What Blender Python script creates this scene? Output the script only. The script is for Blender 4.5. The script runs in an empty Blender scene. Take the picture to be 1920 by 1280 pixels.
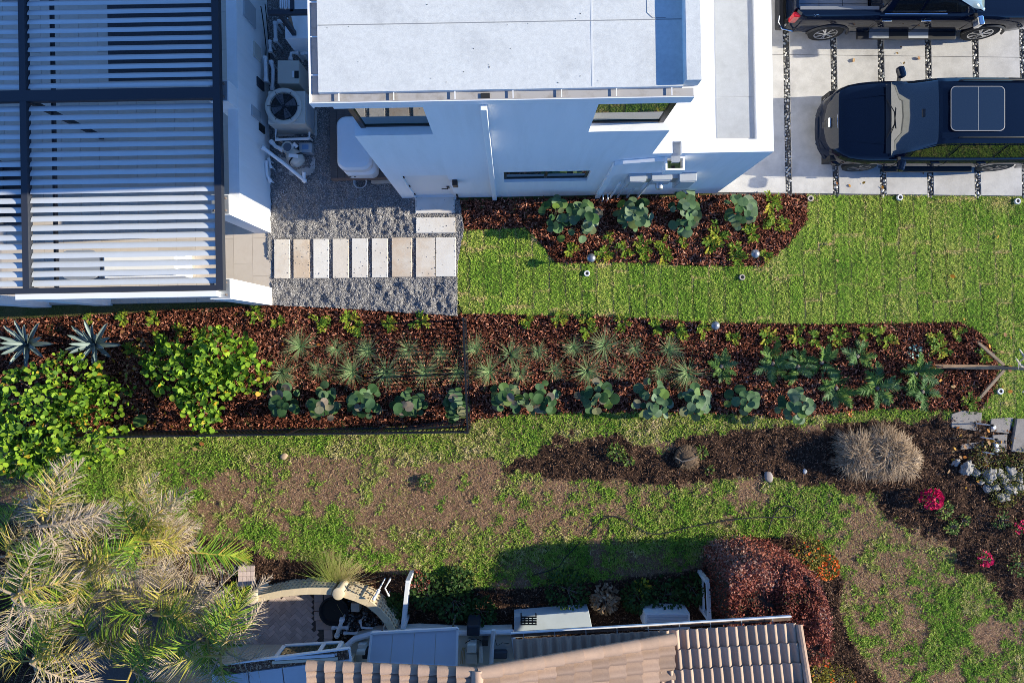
import bpy, bmesh, math, random
import numpy as np
from mathutils import Vector, Matrix, Euler, noise

R = math.radians
random.seed(7)
rng = np.random.default_rng(7)
scene = bpy.context.scene
col = scene.collection

# ------------------------------------------------------------------ camera, sky, sun, exposure
H = 18.0                       # drone height above the ground
PX = 72.0                      # photograph pixels per metre at ground level
cam_d = bpy.data.cameras.new('camera')
cam = bpy.data.objects.new('camera', cam_d)
col.objects.link(cam)
cam.location = (0, 0, H)
cam.rotation_euler = (0, 0, 0)
cam_d.sensor_width = 36.0
cam_d.lens = 36.0 * (H * PX) / 1920.0
cam_d.clip_end = 2000
scene.camera = cam

SUN_EL, SUN_AZ = 21.5, 2.6     # azimuth measured from +x towards +y
world = bpy.data.worlds.new('World')
scene.world = world
world.use_nodes = True
wn = world.node_tree
bg = wn.nodes['Background']
sky = wn.nodes.new('ShaderNodeTexSky')
sky.sky_type = 'NISHITA'
sky.sun_disc = False
sky.sun_elevation = R(SUN_EL)
sky.sun_rotation = R(90 - SUN_AZ)
sky.air_density = 3.0
sky.dust_density = 0.0
sky.ozone_density = 7.0
sky.altitude = 12000
wn.links.new(sky.outputs[0], bg.inputs[0])
bg.inputs[1].default_value = 0.14
sun_d = bpy.data.lights.new('sun', 'SUN')
sun_d.energy = 4.3
sun_d.angle = R(0.5)
sun_d.color = (1.0, 0.92, 0.73)
sun = bpy.data.objects.new('sun', sun_d)
col.objects.link(sun)
sd = Vector((math.cos(R(SUN_EL)) * math.cos(R(SUN_AZ)), math.cos(R(SUN_EL)) * math.sin(R(SUN_AZ)), math.sin(R(SUN_EL))))
sun.rotation_euler = sd.to_track_quat('Z', 'Y').to_euler()
sun.location = sd * 40
scene.view_settings.view_transform = 'Standard'
scene.view_settings.look = 'None'
scene.view_settings.exposure = 1.08
scene.view_settings.gamma = 1.0
scene.view_settings.use_curve_mapping = False
scene.cycles.use_denoising = True
scene.cycles.denoising_prefilter = 'NONE'
scene.cycles.denoising_input_passes = 'RGB_ALBEDO_NORMAL'
scene.cycles.use_adaptive_sampling = False
scene.cycles.max_bounces = 6
scene.cycles.filter_width = 0.85
scene.cycles.transparent_max_bounces = 8

# ------------------------------------------------------------------ helpers
HR = R(1.0)                    # the house and the pergola stand turned by one degree
cH, sH = math.cos(HR), math.sin(HR)

def W(px, py, z=0.0):
    """photo pixel -> world point at height z"""
    k = (H - z) / H / PX
    return Vector(((px - 960) * k, (640 - py) * k, z))

def Wh(px, py, z=0.0):
    """photo pixel -> point in the frame of the house (turned by one degree)"""
    p = W(px, py, z)
    return Vector((p.x * cH + p.y * sH, -p.x * sH + p.y * cH, z))

ORD = ('first second third fourth fifth sixth seventh eighth ninth tenth eleventh twelfth thirteenth fourteenth fifteenth sixteenth '
       'seventeenth eighteenth nineteenth twentieth twenty-first twenty-second twenty-third twenty-fourth twenty-fifth twenty-sixth '
       'twenty-seventh twenty-eighth twenty-ninth thirtieth thirty-first thirty-second thirty-third thirty-fourth thirty-fifth').split()

def pnoise(x, y, s=1.0, o=0.0):
    return noise.noise(Vector((x * s + o, y * s - o, o * 1.7)))

MATS = {}
def M(name, c, rough=0.7, metal=0.0, var=0.0, vscale=4.0, bump=0.0, bscale=60.0, ramp=None, trans=0.0, spec=0.5,
      coat=0.0, orand=0.0, oramp=None, coords='obj', stain=None, sscale=1.5, ior=None, emit=None, stretch=None):
    if name in MATS:
        return MATS[name]
    if trans > 0: spec *= .3; rough = max(rough, .55)
    m = bpy.data.materials.new(name)
    m.use_nodes = True
    nt = m.node_tree
    N, L = nt.nodes, nt.links
    p = N['Principled BSDF']
    out = N['Material Output']
    tc = N.new('ShaderNodeTexCoord')
    if coords == 'world':
        g = N.new('ShaderNodeNewGeometry'); co = g.outputs['Position']
    else:
        co = tc.outputs['Object']
    if stretch:
        mp = N.new('ShaderNodeMapping'); mp.inputs['Scale'].default_value = stretch
        L.new(co, mp.inputs[0]); co = mp.outputs[0]
    def ramp_node(fac, cols):
        r = N.new('ShaderNodeValToRGB')
        e = r.color_ramp.elements
        while len(e) < len(cols):
            e.new(0.5)
        for i, cc in enumerate(cols):
            e[i].position = i / (len(cols) - 1); e[i].color = (*cc, 1)
        L.new(fac, r.inputs[0])
        return r.outputs[0]
    if ramp:
        a = N.new('ShaderNodeAttribute'); a.attribute_name = 'tint'
        cs = ramp_node(a.outputs['Fac'], ramp)
    elif oramp:
        oi = N.new('ShaderNodeObjectInfo')
        cs = ramp_node(oi.outputs['Random'], oramp)
    else:
        rgb = N.new('ShaderNodeRGB'); rgb.outputs[0].default_value = (*c, 1); cs = rgb.outputs[0]
    if stain:
        nz = N.new('ShaderNodeTexNoise'); nz.inputs['Scale'].default_value = sscale; nz.inputs['Detail'].default_value = 6
        nz.inputs['Roughness'].default_value = 0.65
        L.new(co, nz.inputs['Vector'])
        mr = N.new('ShaderNodeMapRange'); mr.inputs[1].default_value = 0.48; mr.inputs[2].default_value = 0.72
        L.new(nz.outputs[0], mr.inputs[0])
        mx = N.new('ShaderNodeMix'); mx.data_type = 'RGBA'
        L.new(mr.outputs[0], mx.inputs[0]); L.new(cs, mx.inputs[6]); mx.inputs[7].default_value = (*stain, 1)
        cs = mx.outputs[2]
    if var > 0:
        nz = N.new('ShaderNodeTexNoise'); nz.inputs['Scale'].default_value = vscale; nz.inputs['Detail'].default_value = 8
        nz.inputs['Roughness'].default_value = 0.7
        L.new(co, nz.inputs['Vector'])
        mr = N.new('ShaderNodeMapRange'); mr.inputs[1].default_value = 0.3; mr.inputs[2].default_value = 0.7
        mr.inputs[3].default_value = 1 - var; mr.inputs[4].default_value = 1 + var
        L.new(nz.outputs[0], mr.inputs[0])
        hv = N.new('ShaderNodeHueSaturation'); L.new(mr.outputs[0], hv.inputs['Value']); L.new(cs, hv.inputs['Color'])
        cs = hv.outputs[0]
    if orand > 0:
        oi = N.new('ShaderNodeObjectInfo')
        mr = N.new('ShaderNodeMapRange'); mr.inputs[3].default_value = 1 - orand; mr.inputs[4].default_value = 1 + orand
        L.new(oi.outputs['Random'], mr.inputs[0])
        hv = N.new('ShaderNodeHueSaturation'); L.new(mr.outputs[0], hv.inputs['Value']); L.new(cs, hv.inputs['Color'])
        cs = hv.outputs[0]
    L.new(cs, p.inputs['Base Color'])
    p.inputs['Roughness'].default_value = rough
    p.inputs['Metallic'].default_value = metal
    p.inputs['Specular IOR Level'].default_value = spec
    if coat: p.inputs['Coat Weight'].default_value = coat; p.inputs['Coat Roughness'].default_value = 0.03
    if ior: p.inputs['IOR'].default_value = ior
    if bump > 0:
        nz = N.new('ShaderNodeTexNoise'); nz.inputs['Scale'].default_value = bscale; nz.inputs['Detail'].default_value = 4
        L.new(co, nz.inputs['Vector'])
        b = N.new('ShaderNodeBump'); b.inputs['Strength'].default_value = bump; b.inputs['Distance'].default_value = 0.02
        L.new(nz.outputs[0], b.inputs['Height']); L.new(b.outputs[0], p.inputs['Normal'])
    if trans > 0:
        t = N.new('ShaderNodeBsdfTranslucent'); L.new(cs, t.inputs[0])
        mx = N.new('ShaderNodeMixShader'); mx.inputs[0].default_value = trans
        L.new(p.outputs[0], mx.inputs[1]); L.new(t.outputs[0], mx.inputs[2]); L.new(mx.outputs[0], out.inputs[0])
    MATS[name] = m
    return m

class MB:
    """collects shapes and links them as one mesh object"""
    def __init__(s):
        s.v, s.f, s.t, s.tint = [], [], [], 0.5
    def add(s, vs, fs):
        o = len(s.v)
        s.v.extend([tuple(v) for v in vs]); s.t.extend([s.tint] * len(vs))
        s.f.extend([tuple(i + o for i in f) for f in fs])
        return s
    def box(s, x0, x1, y0, y1, z0, z1):
        return s.add([(x0,y0,z0),(x1,y0,z0),(x1,y1,z0),(x0,y1,z0),(x0,y0,z1),(x1,y0,z1),(x1,y1,z1),(x0,y1,z1)],
                     [(3,2,1,0),(4,5,6,7),(0,1,5,4),(1,2,6,5),(2,3,7,6),(3,0,4,7)])
    def obox(s, c, size, rot=(0,0,0)):
        m = Euler(rot).to_matrix(); c = Vector(c)
        a, b, d = size[0]/2, size[1]/2, size[2]/2
        vs = [c + m @ Vector(q) for q in ((-a,-b,-d),(a,-b,-d),(a,b,-d),(-a,b,-d),(-a,-b,d),(a,-b,d),(a,b,d),(-a,b,d))]
        return s.add(vs, [(3,2,1,0),(4,5,6,7),(0,1,5,4),(1,2,6,5),(2,3,7,6),(3,0,4,7)])
    def bar(s, p, q, w, h, up=(0,0,1)):
        p, q = Vector(p), Vector(q); d = (q - p).normalized()
        u = Vector(up)
        if abs(d.dot(u)) > 0.98: u = Vector((1,0,0))
        r = d.cross(u).normalized() * w / 2; u = r.cross(d).normalized() * h / 2
        vs = [p-r-u, p+r-u, p+r+u, p-r+u, q-r-u, q+r-u, q+r+u, q-r+u]
        return s.add(vs, [(0,1,2,3),(7,6,5,4),(1,0,4,5),(2,1,5,6),(3,2,6,7),(0,3,7,4)])
    def prism(s, poly, z0, z1):
        n = len(poly)
        a = sum(poly[i][0]*poly[(i+1)%n][1]-poly[(i+1)%n][0]*poly[i][1] for i in range(n))
        if a < 0: poly = poly[::-1]
        vs = [(p[0],p[1],z0) for p in poly] + [(p[0],p[1],z1) for p in poly]
        fs = [tuple(range(n-1,-1,-1)), tuple(range(n,2*n))] + [(i,(i+1)%n,n+(i+1)%n,n+i) for i in range(n)]
        return s.add(vs, fs)
    def tube(s, path, r, n=8, caps=True):
        P = [Vector(p) for p in path]; vs = []; fs = []
        rr = r if isinstance(r, (list, tuple)) else [r]*len(P)
        prev = None
        for i, p in enumerate(P):
            d = (P[min(i+1,len(P)-1)] - P[max(i-1,0)]).normalized()
            if prev is None:
                u = d.orthogonal().normalized()
            else:
                u = (prev - d * prev.dot(d)).normalized()
            prev = u; w = d.cross(u)
            for j in range(n):
                a = 2*math.pi*j/n
                vs.append(p + (u*math.cos(a) + w*math.sin(a))*rr[i])
        for i in range(len(P)-1):
            for j in range(n):
                fs.append((i*n+j, i*n+(j+1)%n, (i+1)*n+(j+1)%n, (i+1)*n+j))
        if caps:
            fs.append(tuple(range(n-1,-1,-1))); fs.append(tuple((len(P)-1)*n+j for j in range(n)))
        return s.add(vs, fs)
    def lathe(s, prof, o=(0,0,0), n=20, rot=None, close=True):
        o = Vector(o); m = Euler(rot).to_matrix() if rot else None
        vs = []; fs = []
        for (r, z) in prof:
            for j in range(n):
                a = 2*math.pi*j/n; q = Vector((r*math.cos(a), r*math.sin(a), z))
                vs.append(o + (m @ q if m else q))
        for i in range(len(prof)-1):
            for j in range(n):
                fs.append((i*n+j, i*n+(j+1)%n, (i+1)*n+(j+1)%n, (i+1)*n+j))
        if close:
            fs.append(tuple(range(n-1,-1,-1))); fs.append(tuple((len(prof)-1)*n+j for j in range(n)))
        return s.add(vs, fs)
    def grid(s, rows):
        nr, nc = len(rows), len(rows[0])
        vs = [p for r in rows for p in r]
        fs = [(i*nc+j, i*nc+j+1, (i+1)*nc+j+1, (i+1)*nc+j) for i in range(nr-1) for j in range(nc-1)]
        return s.add(vs, fs)
    def mesh(s, name, mat=None, smooth=False, angle=35, recalc=False):
        me = bpy.data.meshes.new(name)
        me.from_pydata(s.v, [], s.f)
        at = me.attributes.new('tint', 'FLOAT', 'POINT'); at.data.foreach_set('value', s.t)
        if recalc:
            bm = bmesh.new(); bm.from_mesh(me); bmesh.ops.recalc_face_normals(bm, faces=bm.faces); bm.to_mesh(me); bm.free()
        if mat: me.materials.append(mat)
        if smooth:
            me.shade_smooth(); me.set_sharp_from_angle(angle=R(angle))
        me.update()
        return me
    def build(s, name, mat, parent=None, smooth=False, angle=35, bevel=0.0, recalc=False, rz=0.0, local=False):
        o = bpy.data.objects.new(name, s.mesh(name, mat, smooth, angle, recalc))
        col.objects.link(o)
        if rz: o.rotation_euler[2] = rz
        if bevel:
            b = o.modifiers.new('bevel', 'BEVEL'); b.width = bevel; b.segments = 2; b.limit_method = 'ANGLE'
        par(o, parent, local)
        return o

BASE = {}
def par(o, parent, local=False):
    if parent is not None:
        o.parent = parent
        if not local and parent.name in BASE:
            o.matrix_parent_inverse = Matrix.Translation(-BASE[parent.name])

def tag(o, label=None, cat=None, group=None, kind=None):
    if label: o['label'] = label
    if cat: o['category'] = cat
    if group: o['group'] = group
    if kind: o['kind'] = kind
    return o

def thing(name, label, cat, base=(0,0,0), group=None, rz=0.0, kind=None):
    """an Empty at the thing's base; parts are built in the frame turned by rz about the origin"""
    o = bpy.data.objects.new(name, None); col.objects.link(o)
    o.empty_display_size = 0.2
    b = Vector(base)
    o.location = Matrix.Rotation(rz, 4, 'Z') @ b
    o.rotation_euler[2] = rz
    BASE[o.name] = b
    tag(o, label, cat, group, kind)
    return o

def inst(me, name, loc, rot=(0,0,0), scale=(1,1,1), parent=None, local=False):
    o = bpy.data.objects.new(name, me); col.objects.link(o)
    o.location = loc; o.rotation_euler = rot
    o.scale = scale if not isinstance(scale, (int, float)) else (scale,)*3
    par(o, parent, local)
    return o

def copy_tree(src, parent=None):
    c = src.copy(); col.objects.link(c); c.parent = parent
    for ch in src.children:
        copy_tree(ch, c)
    return c

def in_poly(x, y, poly):
    """vectorised point in polygon"""
    x = np.asarray(x); y = np.asarray(y); r = np.zeros(x.shape, bool)
    n = len(poly)
    for i in range(n):
        x1, y1 = poly[i][0], poly[i][1]; x2, y2 = poly[(i+1)%n][0], poly[(i+1)%n][1]
        if y1 == y2: continue
        c = ((y1 > y) != (y2 > y)) & (x < (x2-x1)*(y-y1)/(y2-y1)+x1)
        r ^= c
    return r

def wp(pts, z=0.0):
    return [tuple(W(a, b, z)[:2]) for a, b in pts]

def clip_rect(poly, x0, x1, y0, y1):
    def cl(pts, inside, inter):
        out = []
        for i in range(len(pts)):
            a, b = pts[i-1], pts[i]
            ia, ib = inside(a), inside(b)
            if ib:
                if not ia: out.append(inter(a, b))
                out.append(b)
            elif ia: out.append(inter(a, b))
        return out
    def ix(x): return lambda a, b: (x, a[1]+(b[1]-a[1])*(x-a[0])/(b[0]-a[0]))
    def iy(y): return lambda a, b: (a[0]+(b[0]-a[0])*(y-a[1])/(b[1]-a[1]), y)
    p = poly
    for ins, it in ((lambda q: q[0] >= x0, ix(x0)), (lambda q: q[0] <= x1, ix(x1)), (lambda q: q[1] >= y0, iy(y0)), (lambda q: q[1] <= y1, iy(y1))):
        p = cl(p, ins, it)
        if len(p) < 3: return []
    return p

def rot_from(yaw, pitch, roll):
    """stack of 3x3 matrices: local x = forward; pitch lifts x, roll turns about x"""
    cy, sy, cp, sp, cr, sr = np.cos(yaw), np.sin(yaw), np.cos(pitch), np.sin(pitch), np.cos(roll), np.sin(roll)
    n = len(yaw); m = np.empty((n, 3, 3))
    fx = np.stack([cy*cp, sy*cp, sp], 1)
    s0 = np.stack([-sy, cy, np.zeros(n)], 1)
    u0 = np.cross(fx, s0)
    s = s0*cr[:,None] + u0*sr[:,None]; u = -s0*sr[:,None] + u0*cr[:,None]
    m[:,:,0], m[:,:,1], m[:,:,2] = fx, s, u
    return m

def scatter_mesh(name, tmpl, pos, rot, scale, tint, mat, smooth=False):
    """one mesh of many copies of a small template (verts, faces)"""
    tv, tf = np.asarray(tmpl[0], float), tmpl[1]
    n, k = len(pos), len(tv)
    sc = np.asarray(scale)
    if sc.ndim == 1: sc = np.repeat(sc[:,None], 3, 1)
    v = np.einsum('nij,nkj->nki', rot, tv[None]*sc[:,None,:]) + np.asarray(pos)[:,None,:]
    me = bpy.data.meshes.new(name)
    me.vertices.add(n*k); me.vertices.foreach_set('co', v.reshape(-1))
    nf = len(tf); ls = np.array([len(f) for f in tf]); flat = np.concatenate([np.array(f) for f in tf]); tot = ls.sum()
    loops = (flat[None] + (np.arange(n)*k)[:,None]).reshape(-1)
    me.loops.add(n*tot); me.loops.foreach_set('vertex_index', loops.astype(np.int32))
    starts = (np.concatenate([[0], np.cumsum(ls)[:-1]])[None] + (np.arange(n)*tot)[:,None]).reshape(-1)
    me.polygons.add(n*nf); me.polygons.foreach_set('loop_start', starts.astype(np.int32))
    me.update(calc_edges=True)
    at = me.attributes.new('tint', 'FLOAT', 'POINT'); at.data.foreach_set('value', np.repeat(np.asarray(tint, float), k))
    if mat: me.materials.append(mat)
    if smooth: me.shade_smooth()
    return me

def scatter(name, *a, parent=None, local=False, **k):
    o = bpy.data.objects.new(name, scatter_mesh(name, *a, **k)); col.objects.link(o)
    par(o, parent, local)
    return o

# leaf and chip templates: x forward from the base
T_BLADE = ([(0,-.5,0),(0,.5,0),(.55,.38,.05),(.55,-.38,.05),(1,0,-.02)], [(0,3,2,1),(3,4,2)])
T_LEAF = ([(0,0,0),(.3,.3,.05),(.3,-.3,.05),(.7,.3,.04),(.7,-.3,.04),(1,0,-.03),(.5,0,0)], [(0,6,1),(0,2,6),(6,3,1),(6,2,4),(6,5,3),(6,4,5)])
T_CHIP = ([(0,-.5,0),(0,.4,.02),(1,.5,0),(1.1,-.3,.03)], [(0,3,2,1)])
T_TRI = ([(0,-.5,0),(0,.5,0),(1,0,.1)], [(0,2,1)])
def t_round(n=10, cup=0.10, fold=0.06):
    v = [(.52,0,0)]; f = []
    for i in range(n):
        a = 2*math.pi*i/n + math.pi
        r = .5*(1 - .22*max(0, math.cos(a-math.pi))**8)
        x, y = .5+r*math.cos(a), r*1.04*math.sin(a)
        v.append((x, y, abs(y)*fold*2 + cup*(r*2)**2*.5*(.6+.4*math.cos(a*2))))
    for i in range(n): f.append((0, 1+i, 1+(i+1)%n))
    return v, f
T_ROUND = t_round()
T_STONE = ([(-.5,-.35,0),(.45,-.4,0),(.5,.4,0),(-.4,.4,0),(-.2,-.2,.4),(.25,-.15,.38),(.2,.2,.42),(-.2,.22,.36)],
           [(4,5,6,7),(0,1,5,4),(1,2,6,5),(2,3,7,6),(3,0,4,7)])

# ------------------------------------------------------------------ the ground and what lies on it
_LAT = {}
def vnoise(x, y, s, seed):
    if seed not in _LAT: _LAT[seed] = np.random.default_rng(seed).random((256, 256))
    g = _LAT[seed]; x = np.asarray(x)*s; y = np.asarray(y)*s
    xi = np.floor(x).astype(int); yi = np.floor(y).astype(int); fx = x-xi; fy = y-yi
    fx = fx*fx*(3-2*fx); fy = fy*fy*(3-2*fy)
    a = g[xi%256, yi%256]; b = g[(xi+1)%256, yi%256]; c = g[xi%256, (yi+1)%256]; d = g[(xi+1)%256, (yi+1)%256]
    return (a*(1-fx)+b*fx)*(1-fy)+(c*(1-fx)+d*fx)*fy
def fnoise(x, y, s, seed=1, octv=4):
    t = 0; a = .5; n = 0
    for o in range(octv):
        t = t + a*vnoise(x, y, s*2**o, seed+o); n += a; a *= .55
    return t/n
def sstep(a, b, x):
    t = np.clip((x-a)/(b-a), 0, 1); return t*t*(3-2*t)

NORTH_BED = [(862,376),(1345,367),(1452,366),(1513,366),(1512,415),(1475,462),(1428,499),(1300,498),(1180,492),(1042,493),(1018,462),(1000,440),(985,428),(870,431)]
SOUTH_BED = [(-120,606),(0,600),(200,590),(400,578),(512,572),(640,578),(855,592),(868,588),(920,588),(1000,591),(1100,592),(1220,598),(1340,605),(1500,608),
             (1700,606),(1800,604),(1838,625),(1860,655),(1872,690),(1860,735),(1838,768),(1780,768),(1650,765),(1530,777),(1480,785),(1380,775),(1200,771),(1080,773),
             (960,776),(900,786),(880,797),(600,802),(210,808),(-120,812)]
LAWN = [(870,431),(985,428),(1000,440),(1018,462),(1042,493),(1180,492),(1300,498),(1428,499),(1475,462),(1512,415),(1513,366),(1920,369),(2300,371),(2300,800),
        (1920,785),(1850,778),(1838,768),(1860,735),(1872,690),(1860,655),(1838,625),(1800,604),(1700,606),(1500,608),(1340,605),(1220,598),(1100,592),(1000,591),(920,588),(868,588),(858,560),(858,495)]
GRAVEL = [(500,-120),(800,-120),(800,372),(862,376),(870,431),(858,495),(858,592),(640,578),(512,572),(505,560)]
SOIL_STRIP = [(930,880),(1010,850),(1095,818),(1125,808),(1165,815),(1195,838),(1240,842),(1262,820),(1330,812),(1440,805),(1560,800),(1640,795),(1640,905),(1560,902),(1450,898),(1330,905),(1200,908),(1080,903),(1000,888)]
SOIL_BED = [(1540,790),(1700,780),(1850,775),(2300,790),(2300,1300),(1960,1160),(1880,1130),(1800,1075),(1720,1010),(1650,950),(1610,915),(1540,905)]
HOUSE_BED = [(-200,960),(300,1000),(440,1010),(500,1048),(600,1052),(700,1072),(760,1076),(800,1082),(880,1100),(960,1103),(1080,1090),(1220,1078),(1320,1062),(1360,1030),(1410,1008),(1480,1004),(1530,1012),(1565,1045),
             (1580,1090),(1572,1140),(1590,1190),(1625,1245),(1680,1310),(1800,1500),(-200,1500)]

PATIO = [(150,1040),(418,1105),(478,1122),(560,1108),(628,1112),(632,1150),(622,1206),(500,1230),(400,1300),(150,1300)]
def px_of(x, y): return 960 + x*PX, 640 - y*PX

def masks(x, y):
    """green cover, soil, thatch at world points of the neighbouring ground"""
    px, py = px_of(x, y)
    wob = (fnoise(x, y, .9, 11, 5)-.5)*85 + (vnoise(x, y, 7, 13)-.5)*16
    soil = (in_poly(px+wob, py+wob*.7, SOIL_STRIP) | in_poly(px+wob, py-wob, SOIL_BED) | in_poly(px+wob*.12, py+wob*.12, HOUSE_BED)).astype(float)
    n1 = fnoise(x, y, .8, 21, 5); n2 = fnoise(x, y, 3.2, 31, 4); n3 = fnoise(x, y, 6.5, 35, 2)
    olive_lo = np.interp(px, [-200,150,420,560,900,1000,1100,1250,1560,1850,2300], [890,890,880,846,862,858,822,830,800,785,785])
    olive = (py < olive_lo + wob*.5)
    e = ((px-700+wob*.5)/290)**2 + ((py-915+wob*.3)/75)**2
    e2 = ((px-1010)/90)**2 + ((py-985)/40)**2
    e3 = ((px-1640)/110)**2 + ((py-1150)/160)**2
    g = .60 + (n1-.5)*2.2 + (n2-.5)*1.9 + (n3-.5)*1.0
    g = g - .58*sstep(1.6, .25, e) - .5*sstep(1.3, .3, e2) - .32*sstep(1.6, .2, e3)
    g = np.where(px > 1590, g-.10, g)
    g = g + .35*sstep(1.2, .2, ((px-1150)/260)**2 + ((py-1010)/60)**2) + .3*sstep(1.2,.2,((px-480)/110)**2+((py-965)/50)**2)
    g = sstep(.08, .98, g)
    g = np.maximum(g, .55*sstep(.60, .74, n3*.5+n2*.5))
    g = g*(.72+.55*n3)
    g = np.where(olive, .85+(n2-.5)*.5, g)
    g = np.clip(g, 0, 1)*(1-soil)
    return g, soil, olive

def soil_height(x, y, soil):
    return soil*((fnoise(x, y, 3.2, 51, 4)-.45)*.16 + (fnoise(x, y, 9, 61, 3)-.5)*.09)

m_ground = bpy.data.materials.new('earth_and_thatch'); m_ground.use_nodes = True
nt = m_ground.node_tree; N, L = nt.nodes, nt.links
p = N['Principled BSDF']; p.inputs['Roughness'].default_value = 1; p.inputs['Specular IOR Level'].default_value = .1
def mixc(f, a, b):
    m = N.new('ShaderNodeMix'); m.data_type = 'RGBA'
    if hasattr(f, 'is_linked'): L.new(f, m.inputs[0])
    else: m.inputs[0].default_value = f
    for s, i in ((a, 6), (b, 7)):
        if isinstance(s, tuple): m.inputs[i].default_value = (*s, 1)
        else: L.new(s, m.inputs[i])
    return m.outputs[2]
def nz(sc, det=6, ro=.7):
    g = N.new('ShaderNodeNewGeometry'); n = N.new('ShaderNodeTexNoise'); n.inputs['Scale'].default_value = sc; n.inputs['Detail'].default_value = det
    n.inputs['Roughness'].default_value = ro; L.new(g.outputs['Position'], n.inputs['Vector'])
    r = N.new('ShaderNodeMapRange'); r.inputs[1].default_value = .35; r.inputs[2].default_value = .65; L.new(n.outputs[0], r.inputs[0]); return r.outputs[0]
def at(nm):
    a = N.new('ShaderNodeAttribute'); a.attribute_name = nm; return a.outputs['Fac']
thatch = mixc(nz(9), (.20,.115,.068), (.42,.27,.165))
thatch = mixc(nz(55, 4), thatch, (.21,.125,.082))
green = mixc(nz(30, 4), (.035,.052,.011), (.11,.13,.036))
dirt = mixc(nz(14), (.034,.019,.013), (.105,.060,.041))
dirt = mixc(nz(70, 3), dirt, (.035,.021,.015))
c1 = mixc(at('green'), thatch, green)
c2 = mixc(at('soil'), c1, dirt)
L.new(c2, p.inputs['Base Color'])
gn = N.new('ShaderNodeTexNoise'); gn.inputs['Scale'].default_value = 45; gn.inputs['Detail'].default_value = 5
gg = N.new('ShaderNodeNewGeometry'); L.new(gg.outputs['Position'], gn.inputs['Vector'])
gb = N.new('ShaderNodeBump'); gb.inputs['Strength'].default_value = .9; gb.inputs['Distance'].default_value = .04
L.new(gn.outputs[0], gb.inputs['Height']); L.new(gb.outputs[0], p.inputs['Normal'])

def ground():
    st = .075
    xs = np.concatenate([[-300,-80,-30], np.arange(-15.5, 15.5, st), [30,80,300]])
    ys = np.concatenate([[-300,-80,-25], np.arange(-10.5, -1.6, st), [-1,0,4,9,30,80,300]])
    X, Y = np.meshgrid(xs, ys)
    g, s, o = masks(X, Y)
    keep = (Y < -1.7) & (Y > -10.6) & (np.abs(X) < 15.6)
    Z = np.where(keep, soil_height(X, Y, s) + (fnoise(X, Y, 4, 71)-.5)*.05*(1-s), 0.0)
    nr, nc = X.shape
    v = np.stack([X, Y, Z], 2).reshape(-1, 3)
    idx = np.arange(nr*nc).reshape(nr, nc)
    f = np.stack([idx[:-1,:-1], idx[:-1,1:], idx[1:,1:], idx[1:,:-1]], 2).reshape(-1, 4)
    me = bpy.data.meshes.new('ground'); me.from_pydata(v.tolist(), [], f.tolist())
    for nm, a in (('green', g), ('soil', s)):
        t = me.attributes.new(nm, 'FLOAT', 'POINT'); t.data.foreach_set('value', a.reshape(-1))
    me.materials.append(m_ground); me.shade_smooth()
    ob = bpy.data.objects.new('ground', me); col.objects.link(ob); tag(ob, kind='structure')
ground()

def poly_sheet(name, poly_px, z, st, mat, hfun=None, kind='structure'):
    """a relief sheet filling a polygon given in photo pixels"""
    poly = wp(poly_px)
    xs = np.arange(min(q[0] for q in poly), max(q[0] for q in poly)+st, st); ys = np.arange(min(q[1] for q in poly), max(q[1] for q in poly)+st, st)
    X, Y = np.meshgrid(xs, ys)
    Z = np.full(X.shape, z) if hfun is None else z + hfun(X, Y)
    cin = in_poly(X[:-1,:-1]+st/2, Y[:-1,:-1]+st/2, poly)
    idx = np.arange(X.size).reshape(X.shape)
    f = np.stack([idx[:-1,:-1], idx[:-1,1:], idx[1:,1:], idx[1:,:-1]], 2)[cin]
    used, inv = np.unique(f.reshape(-1), return_inverse=True)
    v = np.stack([X, Y, Z], 2).reshape(-1, 3)[used]
    me = bpy.data.meshes.new(name); me.from_pydata(v.tolist(), [], inv.reshape(-1, 4).tolist())
    me.materials.append(mat); me.shade_smooth()
    o = bpy.data.objects.new(name, me); col.objects.link(o); tag(o, kind=kind)
    return o

def rand_in(poly_px, n, extra=None):
    poly = wp(poly_px); xs = [q[0] for q in poly]; ys = [q[1] for q in poly]
    A = (max(xs)-min(xs))*(max(ys)-min(ys))
    x = rng.uniform(min(xs), max(xs), n); y = rng.uniform(min(ys), max(ys), n)
    k = in_poly(x, y, poly) & (np.abs(x) < 15.2) & (np.abs(y) < 10.2)
    return x[k], y[k]

# mulch beds with wood chips
m_mulch = M('mulch_floor', (.022,.009,.006), 1, var=.5, vscale=30, bump=1, bscale=50, coords='world', spec=.1)
m_chip = M('wood_chip', (0,0,0), .95, ramp=[(.018,.006,.004),(.066,.022,.013),(.165,.054,.032),(.30,.108,.066),(.48,.22,.145),(.66,.41,.29)], spec=.05)
mh = lambda X, Y: (fnoise(X, Y, 2.5, 81)-.5)*.10
def chips(name, poly_px, dens):
    poly = wp(poly_px); A = (max(q[0] for q in poly)-min(q[0] for q in poly))*(max(q[1] for q in poly)-min(q[1] for q in poly))
    x, y = rand_in(poly_px, int(A*dens)); n = len(x)
    # a few chips spill over the edge of the bed
    z = .03 + mh(x, y) + rng.uniform(0, .035, n)
    rot = rot_from(rng.uniform(0, 6.28, n), rng.normal(0, .38, n), rng.normal(0, .45, n))
    ln = rng.uniform(.035, .085, n); sc = np.stack([ln, rng.uniform(.018, .034, n), ln], 1)
    t = np.clip(rng.beta(1.7, 2.4, n) + (fnoise(x, y, .7, 91)-.5)*.35, 0, 1)
    o = scatter(name, T_CHIP, np.stack([x, y, z], 1), rot, sc, t, m_chip); tag(o, 'reddish brown wood chips covering the planting bed', 'mulch', kind='stuff')
    return o
b1 = poly_sheet('planting_bed', NORTH_BED, .02, .05, m_mulch, mh)
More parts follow.
